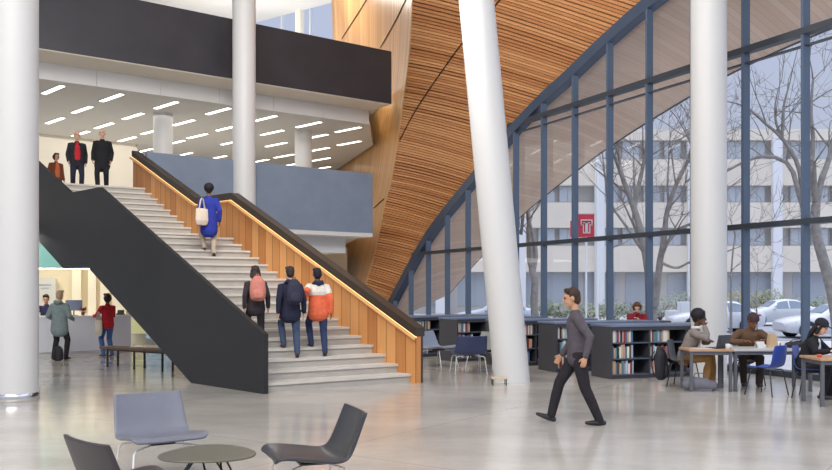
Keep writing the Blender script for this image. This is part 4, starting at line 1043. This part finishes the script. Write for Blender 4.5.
# ---- planting strip
hr = random.Random(5)
def shrub(label, c, r, col, n=420):
    t = thing('shrub', label, 'shrub', (c[0], c[1], GZ+.02), 0, 'shrubs across the street')
    m = MB()
    for i in range(n):
        d = V((hr.gauss(0, 1), hr.gauss(0, 1), hr.gauss(0, 1))).normalized()*hr.uniform(.55, 1)
        p = V((d.x*r[0], d.y*r[1], r[2]+d.z*r[2])); a = V((hr.gauss(0, 1), hr.gauss(0, 1), hr.gauss(0, 1))).normalized(); b = a.orthogonal().normalized(); q = hr.uniform(.09, .16)
        m.add([p, p+a*q+b*q*.4, p+a*q*2, p+a*q-b*q*.4], [(0, 1, 2, 3)])
    m.build('foliage', mat('leaf_%d_%d_%d' % col, tuple(v+22 for v in col), .8, var=.25, scale=3), t)  # leaf colour raised evenly to imitate haze
    m = MB()
    for i in range(6):
        a = i*1.05; m.tube([(0, 0, 0), (r[0]*.5*math.cos(a), r[1]*.5*math.sin(a), r[2]*.9), (r[0]*.75*math.cos(a), r[1]*.75*math.sin(a), r[2]*1.4)], [.05, .03, .015], 5)
    m.build('stems', mat('stem_brown', (96, 84, 76), .8), t)
lb = ['green shrub across the street behind the leaning column', 'green shrub across the street left of the walking man', 'shrub across the street behind the walking man', 'shrub across the street left of the woman in red', 'low shrub across the street behind the woman in red', 'grey-green shrub across the street right of the woman in red', 'large grey-green shrub left of the upright column', 'olive shrub across the street right of the upright column', 'olive shrub above the rear of the white sedan', 'tall olive shrub between the two parked cars', 'green shrub above the bonnet of the right car', 'green shrub behind the right car roof']
for i, px in enumerate((545, 563, 590, 612, 634, 660, 683, 735, 757, 771, 800, 826)):
    d = 58+hr.uniform(-2, 2); h = (1.0, 1.0, .9, 1.0, .9, 1.3, 1.5, 1.6, 1.5, 1.7, 1.2, 1.3)[i]
    c = [(118, 132, 104), (124, 134, 110), (130, 138, 118), (122, 134, 112), (120, 126, 116), (134, 140, 130), (128, 136, 124), (150, 146, 104), (134, 134, 100), (124, 128, 98), (128, 138, 118), (120, 132, 110)][i]
    p = atg(px, d); shrub(lb[i], (p.x, p.y), (1.15, .8, h*.62), c)
# ---- bare trees
trunkm = mat('bark_grey', (142, 139, 136), .9, var=.2, scale=6, bump=.3)
def branch(m, rnd, p, d, L, r, depth):
    n = 4; pts = [V(p)]; rad = [r]; q = V(p); dd = V(d)
    for i in range(n):
        dd = (dd+V((rnd.gauss(0, .13), rnd.gauss(0, .13), rnd.gauss(.03, .11)))).normalized(); q = q+dd*(L/n); pts.append(q); rad.append(r*(1-.62*(i+1)/n))
    m.tube(pts, rad, 6 if r > .03 else 4, cap=False)
    if depth <= 0: return
    for k in range(rnd.choice((2, 3, 4))):
        i = rnd.choice((2, 3, 4, 4)); a = V((rnd.gauss(0, 1), rnd.gauss(0, .7), rnd.gauss(.25, .7))).normalized()
        nd = (dd*1.1+a*.9).normalized(); branch(m, rnd, pts[i], nd, L*rnd.uniform(.55, .8), max(.008, rad[i]*.72), depth-1)
def tree(label, base, limbs, d, seed, depth=3, tl=2.2, thin=.68):
    rnd = random.Random(seed); t = thing('tree', label, 'tree', V((base[0], base[1], GZ+.02)), 0, 'bare trees outside the glass')
    m = MB(); mb = MB()
    for li, (pts, r0, r1, spread) in enumerate(limbs):
        P = resample([at(px, py, d+dz) for px, py, dz in pts], 12)
        if li == 0: P = resample([V((P[0].x+(P[0].x-P[1].x)*.5, P[0].y, GZ))]+P, 12)
        R = [(r0+(r1-r0)*i/11)*thin for i in range(12)]
        m.tube(P, R, 9, cap=True)
        for k in range(spread):
            i = rnd.randint(4, 11); dr = (P[min(i+1, 11)]-P[max(i-1, 0)]).normalized(); a = V((rnd.gauss(0, 1), rnd.gauss(0, .6), rnd.gauss(.3, .6))).normalized()
            branch(mb, rnd, P[i], (dr*.8+a).normalized(), tl*rnd.uniform(.6, 1.1), R[i]*.5, depth)
        dr = (P[11]-P[10]).normalized(); branch(mb, rnd, P[11], dr, tl*.8, R[11]*.85, depth)
    m.build('trunk', trunkm, t, smooth=True, world=True); mb.build('branches', trunkm, t, smooth=True, world=True)
b = atg(654, 30)
tree('many-stemmed bare tree outside behind the woman in red', b, [
    ([(652, 318, 0), (650, 292, 0), (648, 265, 0), (641, 232, .2), (633, 205, .4), (624, 182, .3)], .3, .13, 5),
    ([(634, 208, .4), (640, 180, .6), (646, 150, .8), (650, 118, 1)], .13, .06, 5),
    ([(624, 182, .3), (616, 160, 0), (606, 142, -.2), (598, 128, -.3)], .12, .05, 5),
    ([(655, 305, -.3), (660, 262, -.4), (664, 240, -.5), (667, 212, -.6), (676, 185, -.8)], .2, .1, 4),
    ([(676, 185, -.8), (688, 160, -1), (694, 135, -1.2), (700, 112, -1.4)], .1, .05, 5),
    ([(662, 250, -.4), (678, 230, -.9), (694, 222, -1.2), (712, 206, -1.5)], .1, .05, 3),
    ([(660, 262, -.4), (676, 268, -1), (690, 262, -1.4), (704, 258, -1.8)], .08, .04, 2)], 30, 21)
b = atg(836, 27)
tree('thick leaning bare tree outside at the far right', b, [
    ([(838, 325, 0), (834, 300, 0), (828, 275, 0), (820, 248, 0), (815, 225, 0), (816, 205, 0)], .3, .2, 0),
    ([(816, 210, 0), (820, 185, 0), (826, 168, 0), (834, 140, .2), (838, 100, .4)], .17, .06, 4),
    ([(815, 225, 0), (804, 208, -.2), (798, 190, -.3), (793, 172, -.3), (783, 160, -.2), (762, 156, 0), (742, 163, .2), (727, 171, .4)], .15, .05, 4),
    ([(804, 206, -.2), (801, 178, -.3), (796, 160, -.4), (782, 138, -.4), (766, 124, -.3), (748, 108, -.1), (738, 104, 0)], .13, .04, 4),
    ([(782, 138, -.4), (783, 118, -.5), (784, 105, -.5), (790, 82, -.5)], .08, .03, 3),
    ([(781, 136, -.4), (776, 122, -.3), (775, 108, -.3), (776, 100, -.3)], .07, .03, 2),
    ([(816, 205, 0), (812, 170, .3), (813, 140, .4), (811, 110, .5), (813, 80, .6)], .14, .05, 5)], 27, 33, 2, 1.7)
b = atg(533, 33)
tree('bare forked tree outside just right of the leaning column', b, [
    ([(535, 315, 0), (534, 300, 0), (535, 282, 0), (532, 270, 0)], .24, .19, 0),
    ([(533, 274, 0), (526, 200, .1), (520, 240, .2), (516, 205, .3)], .15, .06, 3),
    ([(533, 272, 0), (536, 255, 0), (533, 236, 0), (528, 215, 0), (526, 190, 0)], .14, .06, 4)], 33, 8, 2, 1.8)
b = atg(606, 44)
tree('slim bare tree outside beside the lamp post', b, [
    ([(612, 312, 0), (612, 270, 0), (610, 225, 0), (606, 185, 0), (602, 150, 0)], .16, .06, 7)], 44, 5, 3, 2.4)
b = atg(731, 40)
tree('thin bare tree outside right of the upright column', b, [
    ([(731, 315, 0), (731, 285, 0), (732, 262, 0), (735, 235, 0)], .1, .05, 3)], 40, 15, 2, 1.6)
b = atg(756, 38)
tree('small budding tree outside behind the beanie man', b, [
    ([(757, 315, 0), (756, 300, 0), (757, 288, 0), (758, 270, 0)], .06, .03, 5)], 38, 17, 2, .8)
# ---- banner pole
pb = atg(597, 40)
t = thing('lamp_post', 'slim grey lamp post outside carrying two red banners', 'lamp post', (pb.x, pb.y, GZ))
pm = mat('pole_grey', (196, 204, 210), .4)
m = MB(); m.lathe([(.13, 0), (.13, .3), (.075, .36), (.06, 7.6)], n=14); m.build('pole', pm, t, smooth=True)
m = MB(); m.tube([(0, 0, 7.55), (-.2, 0, 7.9), (-.9, 0, 8)], .04, 8); m.build('arm', pm, t, smooth=True)
m = MB(); m.tube([(-.85, 0, 7.97), (-1.4, 0, 7.99)], [(.13, .07), (.1, .05)], 10, side=(0, 1, 0)); m.build('lamp_head', pm, t, smooth=True)
zc = CH+(HY-225.5)*40/F-GZ
for z in (zc-.56, zc+.56):
    m = MB(); m.rod((0, 0, z), (-.92, 0, z), .016); m.build('banner_arm', pm, t)
redb = mat('banner_red', (206, 52, 72), .7)
t2 = thing('banner', 'red banner with white block letter T on the lamp post', 'banner', (pb.x-.48, pb.y, GZ+zc), 0, 'red banners on the lamp post')
m = MB(); m.grid([[V((x, .02*math.sin(4*x+2*z), z)) for x in (-.38, -.2, 0, .2, .36)] for z in (-.52, 0, .52)]); o = m.build('cloth', redb, t2); sd = o.modifiers.new('s', 'SOLIDIFY'); sd.thickness = .012
m = MB()
def bar(x0, x1, z0, z1): m.box(((x0+x1)/2, -.035, (z0+z1)/2), (x1-x0, .012, z1-z0))
# block T: outer frame strokes with a stem, serifs hanging from the top bar
bar(-.27, .27, .22, .27); bar(-.27, -.22, .02, .22); bar(.22, .27, .02, .22); bar(-.27, -.12, .0, .05); bar(.12, .27, .0, .05)
bar(-.15, .15, .1, .15); bar(-.06, .06, -.3, .15); bar(-.17, -.12, -.32, .02); bar(.12, .17, -.32, .02); bar(-.17, .17, -.36, -.31)
m.build('letter', white, t2)
t3 = thing('banner', 'smaller red banner half hidden behind a mullion', 'banner', (at(577, 0, 43).x, 43, GZ), 0, 'red banners on the lamp post')
m = MB(); m.lathe([(.1, 0), (.1, .3), (.05, .35), (.05, 5.4)], (.45, 0, 0), 12); m.build('pole', pm, t3, smooth=True)
zb3 = CH+(HY-229)*43/F-GZ
m = MB(); m.box((.02, 0, zb3), (.7, .014, .8)); m.build('cloth', redb, t3)
# ---- parked cars
def car(label, px_front, d, L, facing=-1, col=(208, 213, 222), sy=1.0):
    x0 = at(px_front, 0, d).x
    t = thing('car', label, 'car', (x0, d, GZ+.012), 0, 'cars parked on the street')
    # stations along the length, front at x = 0: (x, bottom, belt, top, half width low, half width top)
    k = L/4.6
    st_ = [(0, .34, .55, .62, .62, .5), (.12, .24, .62, .72, .78, .6), (.5, .2, .72, .82, .86, .68), (1.25, .19, .84, .93, .89, .7), (1.5, .19, .88, 1.0, .89, .68), (2.05, .19, .9, 1.36, .9, .58), (2.6, .19, .91, 1.45, .9, .56), (3.2, .19, .92, 1.42, .9, .56), (3.75, .2, .93, 1.15, .89, .62), (4.0, .22, .93, 1.04, .87, .68), (4.45, .28, .9, .98, .8, .66), (4.6, .38, .8, .88, .66, .55)]
    rows = []
    for x, zb_, zl_, zt_, wb_, wt in st_:
        zm = (zb_+zl_)/2
        rows.append([V((x*k, -wb_*.9, zb_)), V((x*k, -wb_, zm)), V((x*k, -wb_*.97, zl_)), V((x*k, -wt, zt_)), V((x*k, 0, zt_+.025)), V((x*k, wt, zt_)), V((x*k, wb_*.97, zl_)), V((x*k, wb_, zm)), V((x*k, wb_*.9, zb_)), V((x*k, 0, zb_-.01)), V((x*k, -wb_*.9, zb_))])
    m = MB(); m.grid(rows); m.add(rows[0][:-1], [tuple(range(10))]); m.add(rows[-1][:-1], [tuple(range(10))[::-1]])
    paint = mat('car_paint_%d_%d_%d' % col, col, .3, spec=.6, coat=.5)
    m.build('body', paint, t, smooth=True)
    gm = mat('car_glass', (110, 128, 150), .15, spec=.7)
    def intp(x):
        for a, b in zip(st_, st_[1:]):
            if a[0] <= x <= b[0]:
                w = (x-a[0])/(b[0]-a[0]); return [p+(q-p)*w for p, q in zip(a, b)]
    for s in (-1, 1):
        for xa, xb in ((1.72, 2.6), (2.68, 3.5), (3.56, 3.84)):
            n = 5; lo = []; hi = []
            for i in range(n):
                x = xa+(xb-xa)*i/(n-1); q = intp(x); zl_, zt_ = q[2], q[3]
                def pt(f): return V((x*k, s*((q[4]*.97)+(q[5]-q[4]*.97)*f+.012), zl_+(zt_-zl_)*f))
                lo.append(pt(.08)); hi.append(pt(.86))
            m = MB(); m.grid([lo, hi]); o = m.build('side_window', gm, t); sd = o.modifiers.new('s', 'SOLIDIFY'); sd.thickness = .01
    for xa, xb, nm in ((1.52, 2.0, 'windscreen'), (3.78, 3.3, 'rear_window')):
        qa, qb = intp(xa), intp(xb)
        m = MB(); m.grid([[V((xa*k, y*qa[5]*.9, qa[3]+.035)) for y in (-1, 0, 1)], [V((xb*k, y*qb[5]*.9, qb[3]+.035)) for y in (-1, 0, 1)]]); m.build(nm, gm, t)
    for x in (.88, 3.62):
        for s in (-1, 1):
            m = MB(); m.v = []; 
            prof = [(.2, -.1), (.31, -.1), (.325, -.06), (.325, .06), (.31, .1), (.2, .1)]
            w_ = MB().lathe(prof, n=24); w_.v = [V((p.x+x*k, s*.84+p.z, p.y+.325)) for p in w_.v]; wo = w_.build('wheel', mat('tyre', (40, 42, 46), .8), t, smooth=False)
            w2_ = MB().lathe([(.06, -.105), (.205, -.105), (.205, .105), (.06, .105)], n=20); w2_.v = [V((p.x+x*k, s*.84+p.z, p.y+.325)) for p in w2_.v]; w2_.build('rim', mat('alloy', (178, 182, 190), .3, metal=.6), wo)
            w3 = MB()
            for a in range(5):
                an = a*2*math.pi/5; w3.box((x*k+.11*math.cos(an), s*.953, .325+.11*math.sin(an)), (.19, .012, .035), 0, ('Y', -an))
            w3.build('spokes', MATS['alloy'], wo)
            ar = MB().lathe([(.35, -.02), (.385, -.02), (.385, .02), (.35, .02)], n=28); ar.v = [V((p.x+x*k, s*.885+p.z, p.y+.33)) for p in ar.v]; ar.build('wheel_arch', mat('arch_black', (60, 62, 68), .7), t)
    for s in (-1, 1):
        m = MB(); m.tube([(.08*k, s*.5, .6), (.22*k, s*.72, .64), (.42*k, s*.8, .68)], [(.05, .03)]*3, 8, side=(0, 0, 1)); m.build('headlight', mat('lamp_clear', (210, 216, 226), .2), t, smooth=True)
        m = MB(); m.tube([(4.56*k, s*.52, .76), (4.48*k, s*.72, .78), (4.2*k, s*.82, .8)], [(.06, .03)]*3, 8, side=(0, 0, 1)); m.build('tail_light', mat('lamp_red', (206, 60, 66), .3), t, smooth=True)
        m = MB(); m.ell((1.75*k, s*.96, .95), (.07, .09, .06)); m.build('wing_mirror', paint, t, smooth=True)
        m = MB(); m.box((2.45*k, s*.895, .76), (.16, .02, .025)); m.box((3.3*k, s*.895, .77), (.16, .02, .025)); m.build('door_handles', paint, t)
    m = MB(); m.box((.03*k, 0, .42), (.04, .9, .12)); m.build('grille', mat('arch_black', (60, 62, 68), .7), t)
    return t
car('white sedan parked outside behind the upright column', 670, 42, 4.3)
car('white car farther back, seen between the two nearer parked cars', 738, 49, 4.4, col=(200, 205, 212))
car('white car cut off by the right edge, parked outside', 778, 37, 4.7, col=(204, 209, 218))
car('pale blue-grey car parked outside seen left of the leaning column', 452, 45, 4.4, col=(176, 192, 212))
# ---- utility boxes, bicycle
def cabinet(label, px, d, w, h, dp=.5):
    p = atg(px, d); t = thing('utility_cabinet', label, 'utility box', (p.x, p.y, GZ+.01)); cm = mat('cabinet_pale', (216, 222, 228), .5)
    m = MB(); m.box((0, 0, .05+h/2), (w, dp, h)); m.build('housing', cm, t, bevel=.02); m = MB(); m.box((0, 0, .025), (w+.1, dp+.1, .05)); m.build('base', recess, t)
    m = MB(); m.box((0, -dp/2-.012, .05+h/2), (w*.86, .02, h*.86)); dr_ = m.build('door', cm, t, bevel=.006); m = MB(); m.box((w*.33, -dp/2-.035, .05+h/2), (.03, .03, .14)); m.build('handle', blackmetal, dr_)
cabinet('pale utility box outside right of the woman in red', 671.5, 47, .55, .85); cabinet('wider pale utility box outside just left of the upright column', 685, 50, .75, 1.25)
p = atg(557, 30.5)
t = thing('bicycle', 'bicycle parked outside just left of the walking man', 'bicycle', (p.x, p.y, GZ+.0), .5); bk_ = mat('bike_paint', (206, 212, 220), .4)
for x in (-.5, .5):
    m = MB(); m.tube([(x+.33*math.cos(a), 0, .345+.33*math.sin(a)) for a in [2*math.pi*i/28 for i in range(29)]], .018, 6, cap=False); wo = m.build('wheel', mat('bike_tyre', (96, 100, 108), .8), t, smooth=True)
    m = MB()
    for i in range(10):
        a = math.pi*i/10; m.rod((x-.32*math.cos(a), 0, .345-.32*math.sin(a)), (x+.32*math.cos(a), 0, .345+.32*math.sin(a)), .003, 4)
    m.build('spokes', chrome, wo)
m = MB()
for a, b in (((-.5, 0, .345), (-.12, 0, .3)), ((-.12, 0, .3), (-.2, 0, .85)), ((-.5, 0, .345), (-.18, 0, .78)), ((-.12, 0, .3), (.38, 0, .8)), ((-.18, 0, .78), (.37, 0, .82)), ((.5, 0, .345), (.35, 0, .95))): m.rod(a, b, .018, 8)
m.build('frame', bk_, t, smooth=True)
m = MB(); m.tube([(-.32, 0, .9), (-.1, 0, .89)], [(.07, .025), (.03, .02)], 10, side=(0, 1, 0)); m.build('saddle', blackmetal, t, smooth=True)
m = MB(); m.tube([(.42, -.26, .98), (.38, -.2, 1.0), (.35, 0, .97), (.38, .2, 1.0), (.42, .26, .98)], .012, 6); m.build('handlebar', blackmetal, t, smooth=True)
m = MB(); m.box((-.12, .05, .2), (.02, .02, .18)); m.box((-.12, -.05, .4), (.02, .02, .18)); m.box((-.12, .09, .11), (.06, .08, .02)); m.box((-.12, -.09, .49), (.06, .08, .02)); m.rod((-.12, -.06, .3), (-.12, .06, .3), .02); m.build('pedals', blackmetal, t)

# ================================================================ lighting of the interior
area('hall_ceiling_lamps', (-12, 34, CZ-.1), 14, 420, (1, .98, .96), (-12, 34, 0), 10)
area('desk_lamps', (-10.2, 25.9, 3.3), 6, 140, (1, .92, .8), (-10.2, 25.6, 0), 1.6)
area('under_balcony_lamps', (-4.5, 31, 2.85), 5, 160, (1, .95, .86), (-4.5, 31, 0), 3)
area('atrium_fill', (-7, 1, 15.9), 10, 3600, (1, .97, .93), (-1, 22, 3))  # unseen light added overhead to brighten the vault and hall
area('front_fill', (1, -3, 15.9), 8, 1900, (1, .97, .94), (0, 12, 0))  # area light added behind the camera, out of view, for the open floor
area('gallery_fill', (-8, 39, 10.6), 6, 560, (1, .98, .95), (-8, 40, 15))  # no fixture here; added to whiten the clerestory ceiling
area('veneer_fill', (-3.0, 33.4, 7.8), 2.2, 330, (1, .92, .76), (-2.0, 33.7, 0), 2.2)  # unseen light, added to brighten the veneer wall by the lower guard
area('header_fill', (-10.6, 22.8, 3.5), 2.5, 110, (1, .95, .86), (-9.6, 24.3, 1.8), 1.5)  # hidden behind the left column, added to lift the dark teal header
area('upper_veneer_fill', (-5, 35, 13.5), 2.5, 190, (1, .95, .88), (-1.2, 33, 11.5), 1)  # extra light without a fixture, added for the veneer above the upper balcony
area('lower_veneer_fill', (-5.5, 29.2, 3.2), 2, 160, (1, .92, .78), (-2.5, 34.5, 1.5), 1)  # unseen area light under the balcony, aimed at the foot of the veneer wall
area('vault_fill', (-2.5, 15.5, 9), 3, 560, (1, .96, .92), (1.5, 28, 7), 3)  # free-floating area light, added to brighten the slatted vault
